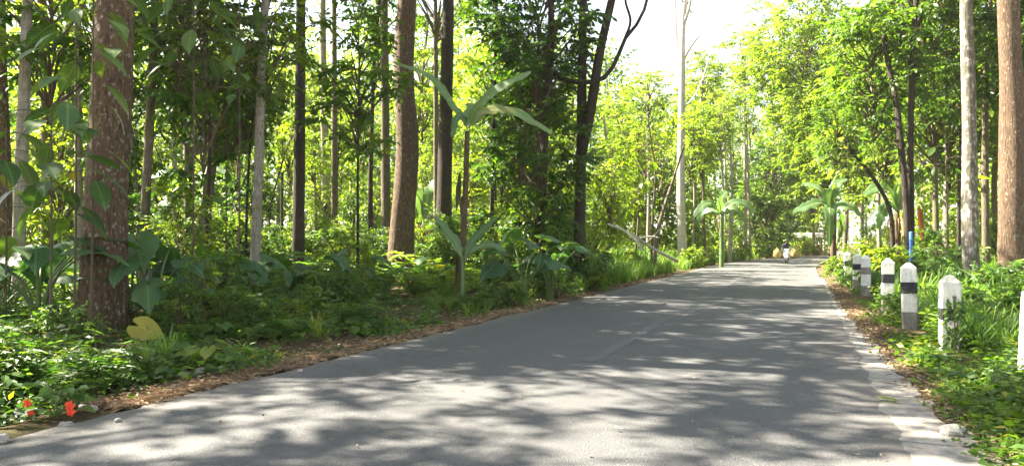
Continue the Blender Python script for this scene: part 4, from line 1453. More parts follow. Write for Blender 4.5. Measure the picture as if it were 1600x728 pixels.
def T_herb(rng, h=0.5, lv=9, L=0.105):
    b = Buf()
    for s in range(2):
        le = rng.normal(0, 0.12, 2)
        V, f = tube([(0, 0, 0), (le[0] * 0.5, le[1] * 0.5, h * 0.5), (le[0], le[1], h)], [0.005, 0.004, 0.002], 3, False)
        b.add(V, f, 1)
        P, A = [], []
        for k in range(lv):
            t = 0.25 + 0.75 * k / (lv - 1)
            for q in (0, 1):
                a = k * 1.4 + q * math.pi + rng.uniform(-0.3, 0.3) + s
                P.append([le[0] * t, le[1] * t, h * t])
                A.append([math.cos(a), math.sin(a), rng.uniform(-0.35, 0.35)])
        leaves(b, rng, np.array(P), unit(np.array(A)), L * rng.uniform(0.6, 1.2, len(P)), LEAF8, 0, 0.3)
    return b


def T_fern(rng, n=7, L=0.55):
    b = Buf()
    for k in range(n):
        az = k * 2 * math.pi / n + rng.uniform(-0.3, 0.3)
        u = np.array([math.cos(az), math.sin(az), 0])
        l = L * rng.uniform(0.7, 1.1)
        p = smooth_path([(0, 0, 0), u * l * 0.45 + np.array([0, 0, l * 0.55]), u * l + np.array([0, 0, l * 0.4])], 12)
        V, f = tube(p, np.linspace(0.004, 0.001, 12), 3, False)
        b.add(V, f, 1)
        tan = unit(np.gradient(p, axis=0))
        side = unit(np.cross(tan, [0, 0, 1.0]))
        pos = np.concatenate([p[2:], p[2:]])
        ax = np.concatenate([side[2:] + tan[2:] * 0.35, -side[2:] + tan[2:] * 0.35])
        t = np.linspace(0.2, 1, 10)
        sz = l * 0.30 * np.concatenate([np.sin(np.pi * (0.25 + 0.72 * t)), np.sin(np.pi * (0.25 + 0.72 * t))]) + 0.01
        leaves(b, rng, pos, unit(ax), sz, LEAFN, 0, 0.15)
    return b


def T_grass(rng, n=26, h=0.45):
    b = Buf()
    for k in range(n):
        az = rng.uniform(0, 6.28)
        u = np.array([math.cos(az), math.sin(az), 0])
        hh = h * rng.uniform(0.5, 1.15)
        r = hh * rng.uniform(0.15, 0.75)
        p0 = u * rng.uniform(0, 0.06)
        s = np.array([-u[1], u[0], 0]) * rng.uniform(0.004, 0.009)
        P = [p0, p0 + u * r * 0.3 + [0, 0, hh * 0.6], p0 + u * r * 0.75 + [0, 0, hh * 0.92], p0 + u * r * 1.25 + [0, 0, hh * (0.85 if r < 0.4 * hh else 0.62)]]
        V = np.array([P[0] - s, P[0] + s, P[1] - s, P[1] + s, P[2] - s * .7, P[2] + s * .7, P[3]])
        b.add(V, [np.array([[0, 1, 3, 2], [2, 3, 5, 4]]), np.array([[4, 5, 6]])], 0, float(np.clip(rng.normal(0.5, 0.2), 0.05, 0.95)))
    return b


def T_heartherb(rng, n=6, h=0.3, L=0.17):
    b = Buf()
    for k in range(n):
        az = k * 2.4 + rng.uniform(-0.4, 0.4)
        u = np.array([math.cos(az), math.sin(az), 0])
        top = u * h * rng.uniform(0.3, 0.8) + np.array([0, 0, h * rng.uniform(0.6, 1.1)])
        V, f = tube([(0, 0, 0), top * 0.55 + u * -0.02, top], [0.005, 0.004, 0.003], 3, False)
        b.add(V, f, 1)
        ax = u + np.array([0, 0, -rng.uniform(0.1, 0.7)])
        nor = u * 0.4 + np.array([0, 0, 1]) + rng.normal(0, 0.2, 3)
        s = L * rng.uniform(0.7, 1.2)
        b.add(stamp(HEART[0][:, :], frames(ax[None], nor[None]), np.array([s]), top[None]), HEART[1], 0, float(np.clip(rng.normal(0.5, 0.2), 0.05, 0.95)))
    return b


def T_creeper(rng, n=26, L=0.075, r=0.28):
    b = Buf()
    p = np.stack([rng.normal(0, r * 0.55, n), rng.normal(0, r * 0.55, n), rng.uniform(0.02, 0.12, n)], -1)
    ax = np.stack([rng.normal(0, 1, n), rng.normal(0, 1, n), rng.normal(0, 0.3, n)], -1)
    leaves(b, rng, p, unit(ax), L * rng.uniform(0.6, 1.3, n), LEAF5, 0, 0.4, wid=1.4)
    return b


trng = np.random.default_rng(77)
TPL = {
    'rosette': [T_rosette(trng) for _ in range(3)], 'herb': [T_herb(trng, trng.uniform(0.4, 0.65)) for _ in range(3)],
    'fern': [T_fern(trng) for _ in range(3)], 'grass': [T_grass(trng) for _ in range(3)],
    'heart': [T_heartherb(trng) for _ in range(3)], 'creeper': [T_creeper(trng) for _ in range(3)]}
for L_ in TPL.values():
    for i, b in enumerate(L_):
        L_[i] = (np.concatenate(b.v), b.f, b.m, np.concatenate(b.t))


def scatter(buf, rng, kind, X, Y, smin, smax, tint=0.0, Z=None, slot=0):
    n = len(X)
    if n == 0:
        return
    Z = gz(X, Y) if Z is None else Z
    tp = TPL[kind]
    pick = rng.integers(0, len(tp), n)
    for q in range(len(tp)):
        idx = np.where(pick == q)[0]
        if len(idx) == 0:
            continue
        V, fs, ms, t = tp[q]
        a = rng.uniform(0, 6.28, len(idx))
        tl = rng.normal(0, 0.10, (2, len(idx)))
        Rm = np.zeros((len(idx), 3, 3))
        Rm[:, 0, 0] = np.cos(a)
        Rm[:, 0, 1] = -np.sin(a)
        Rm[:, 1, 0] = np.sin(a)
        Rm[:, 1, 1] = np.cos(a)
        Rm[:, 2, 2] = 1
        Rm[:, 0, 2] = tl[0]
        Rm[:, 1, 2] = tl[1]
        sc = rng.uniform(smin, smax, len(idx)) * (0.72 + 0.55 * np.clip(wob(X[idx], Y[idx], 0.55, len(kind)) + 0.5, 0, 1.3))
        P = stamp(V, Rm, sc, np.stack([X[idx], Y[idx], Z[idx] - 0.01], -1))
        k = len(V)
        byk = {}
        for f, m in zip(fs, ms):
            byk.setdefault((f.shape[1], m), []).append(f)
        first = True
        base = buf.n
        tt = np.clip(np.tile(t, len(idx)) + np.repeat(rng.normal(tint, 0.2, len(idx)), k), 0.02, 0.97)
        buf.v.append(P)
        buf.t.append(tt)
        for (w, m), ff in byk.items():
            ff = np.concatenate(ff)
            buf.f.append(stampf(ff, len(idx), k) + base)
            buf.m.append(slot if m == 0 else m)
        buf.u.append(np.zeros((len(P), 2)))
        buf.n += len(P)


def pick_view(rng, n, px0, px1, d0, d1, xlo, xhi, power=1.6):
    """random points of the ground in view, denser in picture terms near the camera"""
    d = d0 + (d1 - d0) * rng.random(n) ** power
    px = rng.uniform(px0, px1, n)
    X = (px - 800) / F * d
    x = FW[0] * d + RT[0] * X
    y = FW[1] * d + RT[1] * X
    rx = x - bend(y)
    k = (rx > xlo) & (rx < xhi)
    return x[k], y[k]


def clumpy(rng, x, y, f, thr, seed):
    k = wob(x, y, f, seed) + rng.normal(0, 0.25, len(x)) > thr
    return x[k], y[k]


BOLXY = [at(p_, d_) for p_, d_ in ((1481, 10.3), (1421, 13.0), (1385, 16.5), (1352.5, 21.0), (1338, 24.5))]
rng = np.random.default_rng(99)
b = Buf()
for kind, n, d1, smin, smax, thr, xl in [('rosette', 3600, 30, 0.4, 1.0, 0.1, -6.3), ('herb', 3000, 34, 0.4, 0.95, 0.1, -6.5), ('fern', 1300, 30, 0.5, 1.1, 0.0, -6.6),
                                        ('heart', 1300, 34, 0.4, 1.1, 0.0, -6.4), ('creeper', 4200, 26, 0.7, 1.3, 0.05, -6.25)]:
    x, y = pick_view(rng, int(n * 1.3), -400, 1000, 5.6, d1, -40, xl)
    x, y = clumpy(rng, x, y, 0.8, thr, n % 7)
    pp, _, dd = proj(x, y)
    kp = ~(((pp > 588) & (pp < 664) & (dd > 14) & (dd < 26)) | ((pp > 112) & (pp < 215) & (dd > 8.3) & (dd < 12)))
    if kind not in ('creeper', 'rosette'):
        x, y = x[kp], y[kp]
    h_ = len(x) // 3
    scatter(b, rng, kind, x[:h_], y[:h_], smin, smax, 0, None, 2)
    scatter(b, rng, kind, x[h_:2 * h_], y[h_:2 * h_], smin, smax)
    scatter(b, rng, kind, x[2 * h_:], y[2 * h_:], smin, smax, -0.1, None, 3 if kind in ('herb', 'rosette') else 0)
# taller growth further in
x, y = pick_view(rng, 2000, -80, 1010, 24, 60, -45, -10.5, 1.3)
pp, _, dd = proj(x, y)
kp = ~((pp > 595) & (pp < 660) & (dd < 26))
x, y = x[kp], y[kp]
scatter(b, rng, 'herb', x, y, 1.2, 2.4, 0.1)
x, y = pick_view(rng, 800, -80, 1010, 17, 50, -45, -9.0, 1.3)
pp, _, dd = proj(x, y)
kp = ~((pp > 595) & (pp < 660) & (dd < 26))
x, y = x[kp], y[kp]
scatter(b, rng, 'fern', x, y, 1.2, 2.4, 0.1)
o = link('undergrowth', b.mesh('undergrowth', [M['leaf_weed'], M['green_stem'], M['leaf_dark'], M['leaf_mid']]))
tag(o, 'tangle of low leafy undergrowth covering the forest floor left of the road', 'undergrowth', kind='stuff')

b = Buf()
for kind, n, d0, d1, smin, smax, thr, xl in [('rosette', 1500, 5, 34, 0.35, 0.9, -0.3, 1.45), ('herb', 2300, 5, 40, 0.4, 0.95, -0.4, 1.7), ('heart', 420, 6, 34, 0.4, 0.9, 0.0, 1.7),
                                            ('creeper', 2300, 4.5, 28, 0.6, 1.1, -0.5, 1.35), ('fern', 300, 8, 30, 0.5, 1.0, 0.0, 2.2)]:
    x, y = pick_view(rng, n * 4, 1262, 1900, d0, d1 * 1.15, xl, 30)
    x, y = clumpy(rng, x, y, 0.9, thr, n % 5)
    kp = np.ones(len(x), bool)
    for q in BOLXY:        # the faces of the bollards stay clear
        kp &= ~((np.abs(x - q[0]) < 0.34) & (y - q[1] < 0.2) & (y - q[1] > -1.9))
    x, y = x[kp], y[kp]
    h_ = len(x) // 2
    scatter(b, rng, kind, x[:h_], y[:h_], smin, smax, 0.05)
    scatter(b, rng, kind, x[h_:], y[h_:], smin, smax, 0.0, None, 2)
o = link('verge_weeds', b.mesh('verge_weeds', [M['leaf_weed'], M['green_stem'], M['leaf_mid']]))
tag(o, 'thick green weeds covering the right verge around the bollards', 'weeds', kind='stuff')

b = Buf()
x, y = pick_view(rng, 2600, 900, 1200, 22, 70, -16, -6.2, 1.2)
scatter(b, rng, 'grass', x, y, 0.9, 1.9, 0.05)
x, y = pick_view(rng, 4200, 1255, 1900, 9, 66, 1.9, 26, 1.4)
x, y = clumpy(rng, x, y, 0.6, -0.2, 2)
kp = np.ones(len(x), bool)
for q in BOLXY:
    kp &= ~((np.abs(x - q[0]) < 0.34) & (y - q[1] < 0.2) & (y - q[1] > -1.9))
x, y = x[kp], y[kp]
scatter(b, rng, 'grass', x, y, 0.8, 1.5, 0.0)
x, y = pick_view(rng, 500, -50, 900, 8, 30, -14, -6.3, 1.3)
x, y = clumpy(rng, x, y, 0.7, 0.1, 4)
scatter(b, rng, 'grass', x, y, 0.5, 1.1)
o = link('grass', b.mesh('grass', [M['leaf_grass'], M['green_stem']]))
tag(o, 'long green grass on the sunlit bank and along both verges', 'grass', kind='stuff')

# dry leaf litter: thin curled leaves and straw along both road edges and on the forest floor
b = Buf()


def litter(n, x, y, size, z=None):
    z = gz(x, y) if z is None else z
    m = len(x)
    a = rng.uniform(0, 6.28, m)
    ax = np.stack([np.cos(a), np.sin(a), rng.normal(0, 0.18, m)], -1)
    leaves(b, rng, np.stack([x, y, z + rng.uniform(0.004, 0.03, m)], -1), ax, size * rng.uniform(0.4, 1.3, m), LEAF5, 0, 0.35, np.clip(rng.normal(0.45, 0.25, m), 0.02, 0.9), 0.9)


def straw(m, x, y, z):
    a = rng.uniform(0, 6.28, m)
    ax = np.stack([np.cos(a), np.sin(a), rng.normal(0, 0.1, m)], -1)
    leaves(b, rng, np.stack([x, y, z + rng.uniform(0.004, 0.025, m)], -1), ax, rng.uniform(0.06, 0.2, m), LEAF5, 0, 0.3, np.clip(rng.normal(0.6, 0.2, m), 0.1, 0.9), 0.06)


n = 19000
y = 5 + 32 * rng.random(n) ** 1.5
x = ROAD_L - 0.20 - np.abs(rng.normal(0, 0.34, n)) + 0.16 * wob(y, y * 0, 2.0, 1) + 0.14
litter(n, x, y, 0.065, np.where(x > ROAD_L, 0.003, np.maximum(gz(x, y), -0.01)))
n = 6500
y = 5 + 28 * rng.random(n) ** 1.5
x = ROAD_L - 0.22 - np.abs(rng.normal(0, 0.25, n)) + 0.16 * wob(y, y * 0, 2.0, 1) + 0.15
straw(n, x, y, np.maximum(gz(x, y), 0.0))
n = 9500
y = 5.5 + 24 * rng.random(n) ** 1.4
x = ROAD_R + np.interp(y, [5, 8, 12, 20], [0.95, 0.68, 0.50, 0.3]) + rng.normal(0, 0.17, n) + 0.10 * wob(y, y * 0, 1.7, 3)
k = x > ROAD_R + 0.05 + 0.2 * (wob(y, y * 0, 1.1, 2) > 0)
x, y = x[k], y[k]
litter(len(x), x, y, 0.055, np.maximum(gz(x, y), 0.004))
n = 1500
y = 5.5 + 20 * rng.random(n) ** 1.4
x = ROAD_R + np.interp(y, [5, 8, 12, 20], [0.95, 0.68, 0.50, 0.3]) + rng.normal(0, 0.17, n)
k = x > ROAD_R + 0.1
straw(int(k.sum()), x[k], y[k], np.maximum(gz(x, y), 0.004)[k])
x, y = pick_view(rng, 9000, -60, 950, 8, 30, -22, -6.2, 1.5)
litter(len(x), x, y, 0.10)
# a few strays on the asphalt
n = 260
y = 4.5 + 26 * rng.random(n) ** 1.3
x = rng.uniform(ROAD_L, ROAD_R, n)
litter(n, x, y, 0.045, np.full(n, 0.022))
o = link('leaf_litter', b.mesh('leaf_litter', [M['litter']]))
tag(o, 'dry brown leaf litter and straw strewn along the road edges', 'leaf litter', kind='stuff')

# ------------------------------------------------------------------ bollards
def prism(z0, z1, a0, a1, ch=0.02):
    """square post section with chamfered corners"""
    def ring(a, z):
        c = ch
        return [[a, -a + c, z], [a, a - c, z], [a - c, a, z], [-a + c, a, z], [-a, a - c, z], [-a, -a + c, z], [-a + c, -a, z], [a - c, -a, z]]
    V = np.array(ring(a0, z0) + ring(a1, z1))
    j = np.arange(8)
    Q = np.stack([j, (j + 1) % 8, (j + 1) % 8 + 8, j + 8], -1)
    return V, [Q, np.arange(8)[::-1][None], np.arange(8, 16)[None]]


def sec(name, mat, *args):
    b = Buf()
    V, f = prism(*args)
    b.add(V, f)
    return b.mesh(name, [mat])


A = 0.122
BM = {'base': sec('base', M['paint_dusty'], -0.2, 0.30, A, A), 'shaft': sec('shaft', M['paint_white'], 0.30, 0.62, A - 0.002, A - 0.002),
      'band': sec('band', M['paint_black'], 0.62, 0.82, A + 0.001, A + 0.001), 'head': sec('head', M['paint_white'], 0.82, 1.07, A - 0.002, A - 0.003),
      'cap': sec('cap', M['paint_white'], 1.07, 1.16, A - 0.003, 0.03, 0.012), 'shaft_m': sec('shaft', M['paint_mossy'], 0.0, 0.44, A - 0.004, A - 0.004),
      'band_m': sec('band', M['paint_black'], 0.44, 0.60, A - 0.006, A - 0.006), 'head_m': sec('head', M['paint_mossy'], 0.60, 0.96, A + 0.002, A),
      'cap_m': sec('cap', M['paint_mossy'], 0.96, 1.06, A, 0.03, 0.012), 'band_w': sec('band', M['paint_white'], 0.62, 0.82, A - 0.002, A - 0.002), 'band_d': sec('band', M['paint_dusty'], 0.62, 0.82, A + 0.001, A + 0.001)}
BOL = [(1613, 7.2, -0.06, 0.04, 'w', 'white bollard cut by the right edge of the view, nearest the camera'),
       (1481, 10.3, 0.0, 0.02, 'm', 'mossy white bollard grown over with creeper, nearest complete one'),
       (1421, 13.0, 0.0, -0.02, 'n', 'white bollard with black band just left of the mossy one'),
       (1385, 16.5, 0.0, 0.03, 'n', 'white bollard with black band, second to the left of the mossy one'),
       (1352.5, 21.0, 0.0, 0.0, 'd', 'sunlit bollard with a faded band, third to the left of the mossy one'),
       (1338, 24.5, 0.0, 0.02, 'n', 'banded bollard, fourth to the left of the mossy one'),
       (1325, 28.5, 0.0, -0.03, 'n', 'banded bollard half hidden by the bush, fifth left of the mossy one'),
       (1313, 34, -0.02, 0.0, 'n', 'small far bollard, sixth to the left of the mossy one'),
       (1303.5, 40, -0.02, 0.02, 'n', 'farthest bollard, at the end of the row')]
for px, d, dz, tilt, kind, lb in BOL:
    x, y = at(px, d)
    o = thing('bollard', lb, 'bollard', (x, y, dz), 0, 'white bollards along the right verge')
    o.rotation_euler = (tilt * 0.6, tilt, R.uniform(-0.06, 0.06))
    if kind == 'm':
        for nme, key in (('shaft', 'shaft_m'), ('band', 'band_m'), ('head', 'head_m'), ('cap', 'cap_m')):
            link(nme, BM[key], o)
    else:
        for nme, key in (('base', 'base'), ('shaft', 'shaft'), ('band', 'band_d' if kind == 'd' else 'band_w' if kind == 'w' else 'band'), ('head', 'head'), ('cap', 'cap')):
            link(nme, BM[key], o)
    if kind == 'm':
        bb = Buf()
        rr = np.random.default_rng(3)
        n = 190
        z = rr.uniform(0.02, 0.72, n) ** 0.9
        face = rr.random(n) < 0.72
        u = rr.uniform(-0.13, 0.15, n)
        pos = np.where(face[:, None], np.stack([np.clip(u + 0.04, -0.05, 0.17), np.full(n, -A - 0.02), z], -1), np.stack([np.full(n, A + 0.02), u, z], -1))
        ax = np.stack([rr.normal(0, 0.7, n), np.where(face, -0.3, 0), -0.8 + rr.normal(0, 0.4, n)], -1)
        nor = np.where(face[:, None], np.array([0.2, -1, 0.4]), np.array([1, -0.2, 0.4])) + rr.normal(0, 0.3, (n, 3))
        V = stamp(LEAF8[0], frames(ax, nor), rr.uniform(0.05, 0.10, n), pos)
        bb.add(V, stampf(LEAF8[1], n, 8), 0, np.repeat(np.clip(rr.normal(0.45, 0.2, n), 0, .95), 8))
        for q in range(5):
            xx = rr.uniform(-0.05, 0.14)
            V, f = tube(smooth_path([(xx, -A - 0.012, 0), (xx + rr.normal(0, .05), -A - 0.012, 0.35), (xx + rr.normal(0, .08), -A - 0.01, 0.78)], 6), 0.005, 4, False)
            bb.add(V, f, 1)
        link('creeper', bb.mesh('creeper', [M['leaf_weed'], M['twig']]), o)

# ------------------------------------------------------------------ stones, sticks, flowers, yellowed leaf, bright grass tuft
def stone_mesh(seed):
    rg = np.random.default_rng(seed)
    V, Q = ellipsoid((0, 0, 0), (1, 0.8, 0.55), 12, 8)
    n = 1 + 0.22 * np.sin(V[:, 0] * 3 + seed) * np.cos(V[:, 1] * 4 + seed * 2) + 0.12 * np.sin(V[:, 2] * 7 + V[:, 0] * 5 + seed)
    b_ = Buf()
    b_.add(np.round(V * n[:, None] * 5 + rg.normal(0, 0.1, V.shape)) / 5 * 0.35 + V * n[:, None] * 0.65, Q)
    return b_.mesh('stone', [M['stone']])


SM = [stone_mesh(s) for s in range(3)]
STONES = [(292, 585, 0.10, 'grey stone at the left end of the stone row by the left road edge'), (305, 583, 0.085, 'whitish stone in the stone row, second from its left end'),
          (318, 580, 0.12, 'grey stone in the middle of the stone row by the left road edge'), (334, 578, 0.09, 'small stone in the stone row, second from its right end'),
          (354, 577, 0.13, 'larger pale stone at the right end of the stone row'), (132, 634, 0.05, 'small white pebble beside the orange flowers'),
          (146, 638, 0.05, 'pinkish pebble right of the orange flowers'), (105, 658, 0.05, 'small grey pebble below the orange flowers'),
          (2, 690, 0.08, 'grey stone at the bottom left edge of the road'), (1419, 565, 0.045, 'small brown stone on the litter below the mossy bollard'),
          (1416, 580, 0.05, 'brown stone at the right edge of the concrete strip'), (1486, 676, 0.10, 'sunlit pale stone in the litter at the bottom right'),
          (470, 581, 0.035, 'dark lump of asphalt near the left road edge'), (1084, 592, 0.022, 'tiny pale pebble in the middle of the road'),
          (186, 658, 0.03, 'small dark pebble in the sunlit patch at the left road edge')]
for k, (px, py, s, lb) in enumerate(STONES):
    d = CAM_H * F / (py - HZ)
    x, y = at(px, d)
    zz = float(gz(x, y)) if not (ROAD_L < x < ROAD_R) else 0.01
    o = tag(link('stone', SM[k % 3], None, (x, y, zz + s * 0.28), R.uniform(0, 6), s), lb, 'stone', 'stones along the road edges')

x, y = at(15, 8.2)
bb = Buf()
V, f = tube(smooth_path([(-0.7, -0.25, 0.09), (-0.2, 0.0, 0.075), (0.25, 0.2, 0.05), (0.55, 0.25, 0.02)], 10), np.linspace(0.022, 0.012, 10), 7)
bb.add(V, f)
M['stick'] = plain('dry_stick', (0.40, 0.30, 0.20), 0.85, 0.2)
tag(link('fallen_stick', bb.mesh('fallen_stick', [M['stick']], True), None, (x, y, float(gz(x, y)) + 0.02)), 'pale dry stick lying at the left edge above the orange flowers', 'stick')

# fallen log on the sunny bank
p0 = at(955, 32.5)
z0 = float(gz(*p0))
q = [at(950, 33, 350), at(985, 33, 365), at(1020, 33.5, 388), at(1058, 35, 408)]
off = np.array([p0[0], p0[1], z0])
bb = Buf()
V, f = tube(smooth_path([k - off for k in q], 16), np.linspace(0.045, 0.075, 16), 9, True, 0.08, 2)
bb.add(V, f)
for (a, c_, r) in [((962, 352), (1005, 392), 0.05), ((1000, 372), (1030, 372), 0.04), ((975, 360), (1012, 398), 0.035), ((1010, 380), (1040, 350), 0.03)]:
    V, f = tube(smooth_path([at(a[0], 33.2, a[1]) - off, at((a[0] + c_[0]) / 2 + 3, 32.8, (a[1] + c_[1]) / 2 - 3) - off, at(c_[0], 32.5, c_[1]) - off], 7), np.linspace(r, r * 0.6, 7), 6)
    bb.add(V, f)
tag(link('fallen_tree', bb.mesh('fallen_tree', [M['bark_white']], True), None, tuple(off)), 'bleached fallen tree with bare limbs lying on the sunlit bank', 'fallen tree')

# orange flowers
def flower_plant(label, px, py, n, blooms, seed):
    rg = np.random.default_rng(seed)
    d = CAM_H * F / (py - HZ)
    x, y = at(px, d)
    z = float(gz(x, y))
    o = thing('flower_plant', label, 'flower', (x, y, z))
    b_ = Buf()
    a = np.arange(n) * 2.4
    r = rg.uniform(0.03, 0.19, n)
    h = rg.uniform(0.06, 0.34, n)
    pos = np.stack([np.cos(a) * r, np.sin(a) * r, h], -1)
    ax = np.stack([np.cos(a), np.sin(a), rg.uniform(-0.5, 0.4, n)], -1)
    leaves(b_, rg, pos, unit(ax), rg.uniform(0.09, 0.16, n), LEAF8, 0, 0.35, wid=1.2)
    for k in range(7):
        V, f = tube([(0, 0, 0), pos[k * 3] * 0.6, pos[k * 3]], [0.006, 0.005, 0.003], 4, False)
        b_.add(V, f, 1)
    link('foliage', b_.mesh('foliage', [M['leaf_weed'], M['green_stem']]), o)
    for (bx_, bz, s) in blooms:
        fb = Buf()
        c = np.array([RT[0] * bx_ - FW[0] * 0.16, RT[1] * bx_ - FW[1] * 0.16, bz])
        for k in range(5):
            an = k * 1.2566
            ax_ = np.array([RT[0] * math.cos(an), RT[1] * math.cos(an), math.sin(an)])
            fb.add(stamp(LEAF8[0] * np.array([1.7, 1, 1]), frames(ax_[None], np.array([[-FW[0], -FW[1], 0.4]])), np.array([s]), c[None]), LEAF8[1])
        V, f = tube([c, c * np.array([0.5, 0.5, 0.6]), (0, 0, 0.02)], [0.004, 0.004, 0.005], 4, False)
        fb.add(V, f, 1)
        link('flower', fb.mesh('flower', [M['flower'], M['green_stem']]), o)


flower_plant('leafy plant with three orange-red flowers at the left road edge', 92, 648, 60, [(0.20, 0.13, 0.05), (0.21, 0.08, 0.045), (-0.16, 0.15, 0.042), (-0.13, 0.06, 0.04)], 4)
flower_plant('low leafy plant with a pinkish flower at the bottom left edge', 12, 630, 46, [(0.0, 0.28, 0.035)], 5)
flower_plant('white-green leafy herb below the slightly bent pale trunk', 372, 580, 40, [], 6)

# yellowed taro leaf by the thick trunk
d = 9.9
x, y = at(230, d)
zz = float(gz(x, y))
o = thing('yellowed_leaf_plant', 'single yellowed taro leaf standing at the foot of the thickest trunk', 'leaf', (x, y, zz))
bb = Buf()
top = np.array([0.0, 0, 0.34])
bb.add(stamp(HEART[0], frames(np.array([[RT[0] * 0.9, RT[1] * 0.9, -0.35]]), np.array([[-FW[0] * 0.75, -FW[1] * 0.75, 0.7]])), np.array([0.36]), (top + np.array([-RT[0] * .1, -RT[1] * .1, 0]))[None]), HEART[1], 0, 0.5, HEART[0][:, :2])
V, f = tube(smooth_path([(0.05, 0.05, 0), (0.03, 0.05, 0.2), tuple(top)], 6), 0.009, 5, False)
bb.add(V, f, 1)
link('leaf', bb.mesh('leaf', [M['leaf_yellow'], M['green_stem']], True), o)

# bright arching grass tuft
x, y = at(262, 8.9)
zz = float(gz(x, y))
bb = T_grass(np.random.default_rng(8), 34, 0.62)
bb2 = Buf()
V = np.concatenate(bb.v)
V[:, :2] *= 1.0
for f, m in zip(bb.f, bb.m):
    bb2.f.append(f)
    bb2.m.append(m)
bb2.v.append(V)
bb2.t.append(np.full(len(V), 0.85))
bb2.u.append(np.zeros((len(V), 2)))
tag(link('grass_tuft', bb2.mesh('grass_tuft', [M['leaf_grass']]), None, (x, y, zz), 0, 0.85), 'bright arching grass tuft beside the yellowed taro leaf', 'grass tuft')

# fallen green leaf on the concrete edge
d = CAM_H * F / (625 - HZ)
x, y = at(1382, d)
bb = Buf()
bb.add(stamp(BIG[0] * np.array([1, 1, 0.25]), frames(np.array([[0.8, -0.5, 0.02]]), np.array([[0.1, 0, 1.0]])), np.array([0.26]), np.array([[-0.1, 0.05, 0.03]])), BIG[1], 0, 0.8)
tag(link('fallen_leaf', bb.mesh('fallen_leaf', [M['leaf_bright']], True), None, (x, y, 0.004)), 'fallen yellow-green leaf lying on the concrete strip at the right', 'leaf')

# ------------------------------------------------------------------ scooter, rider and load coming towards the camera
white_p = plain('scooter_white', (0.50, 0.50, 0.52), 0.3, 0.5, 0.04)
black_p = plain('black_plastic', (0.025, 0.025, 0.028), 0.5, 0.4)
rubber = plain('tyre_rubber', (0.02, 0.02, 0.02), 0.85, 0.2)
metal = plain('scooter_metal', (0.35, 0.35, 0.36), 0.35, 0.5, 0.1, Metallic=0.9)
lampm = plain('headlamp_lens', (0.75, 0.77, 0.8), 0.15, 0.6, 0.03)
jacket = plain('dark_jacket', (0.035, 0.038, 0.05), 0.85, 0.2)
trous = plain('dark_trousers', (0.04, 0.042, 0.05), 0.85, 0.2)
skin = plain('skin', (0.32, 0.19, 0.12), 0.6, 0.3, 0.05)
sackm = plain('yellow_sack', (0.36, 0.27, 0.09), 0.75, 0.3, 0.2, 9, 0.4)


def torus(c, Rr, r, nu=24, nv=8):
    V, Q = [], []
    for i in range(nu):
        a = 2 * math.pi * i / nu
        for j in range(nv):
            bq = 2 * math.pi * j / nv
            V.append([c[0] + r * math.sin(bq), c[1] + (Rr + r * math.cos(bq)) * math.cos(a), c[2] + (Rr + r * math.cos(bq)) * math.sin(a)])
    for i in range(nu):
        for j in range(nv):
            Q.append([i * nv + j, ((i + 1) % nu) * nv + j, ((i + 1) % nu) * nv + (j + 1) % nv, i * nv + (j + 1) % nv])
    return np.array(V), np.array(Q)


SX, SY = at(1229, 53)
SZ = 0.022
sc_ = thing('scooter', 'white-fronted scooter coming along the road far ahead', 'scooter', (SX, SY, SZ), math.radians(6))


def spart(name, mats, shapes, parent=None, smooth=True):
    b_ = Buf()
    for V, f, m in shapes:
        b_.add(V, f, m)
    return link(name, b_.mesh(name, mats, smooth), parent if parent else sc_)


for yy in (-0.64, 0.60):
    w_ = spart('wheel', [rubber], [(*torus((0, yy, 0.27), 0.225, 0.05), 0)])
    V, f = tube([(-0.03, yy, 0.27), (0.03, yy, 0.27)], [0.06, 0.06], 10)
    shp = [(V, f, 0)]
    for k in range(5):
        a = k * 1.2566
        V, f = tube([(0, yy, 0.27), (0, yy + 0.2 * math.cos(a), 0.27 + 0.2 * math.sin(a))], [0.018, 0.014], 5)
        shp.append((V, f, 0))
    spart('rim', [metal], shp, w_)
# front fender, leg shield, apron, floor, tail body, seat
def loft(rings):
    """closed skin through rings of equal length"""
    V = np.concatenate([np.asarray(r, float) for r in rings])
    n = len(rings[0])
    Q = []
    for i in range(len(rings) - 1):
        for j in range(n):
            j2 = (j + 1) % n
            Q.append([i * n + j, i * n + j2, (i + 1) * n + j2, (i + 1) * n + j])
    return V, [np.array(Q), np.arange(n)[::-1][None], (np.arange(n) + (len(rings) - 1) * n)[None]]


def oval(cx, cy, cz, rx, ry, n=14, tilt=0.0):
    a = np.linspace(0, 2 * math.pi, n, endpoint=False)
    return np.stack([cx + rx * np.cos(a), cy + ry * np.sin(a), cz + tilt * np.sin(a) * ry], -1)


spart('front_fender', [white_p], [(*loft([oval(0, -0.66, 0.44, 0.03, 0.10), oval(0, -0.64, 0.50, 0.075, 0.22), oval(0, -0.60, 0.57, 0.07, 0.17), oval(0, -0.58, 0.62, 0.04, 0.08)]), 0)])
spart('front_shield', [white_p], [(*loft([oval(0, -0.42, 0.34, 0.10, 0.05), oval(0, -0.44, 0.45, 0.20, 0.07), oval(0, -0.47, 0.62, 0.235, 0.09), oval(0, -0.46, 0.80, 0.20, 0.10), oval(0, -0.43, 0.92, 0.12, 0.08)]), 0)])
spart('handlebar_cover', [white_p, black_p], [(*loft([oval(0, -0.38, 0.93, 0.10, 0.07), oval(0, -0.39, 0.99, 0.19, 0.09), oval(0, -0.36, 1.05, 0.17, 0.08), oval(0, -0.33, 1.08, 0.07, 0.04)]), 0),
                                               (*tube(smooth_path([(-0.36, -0.22, 1.0), (-0.2, -0.33, 1.02), (0, -0.35, 1.02), (0.2, -0.33, 1.02), (0.36, -0.22, 1.0)], 12), 0.018, 7), 1)])
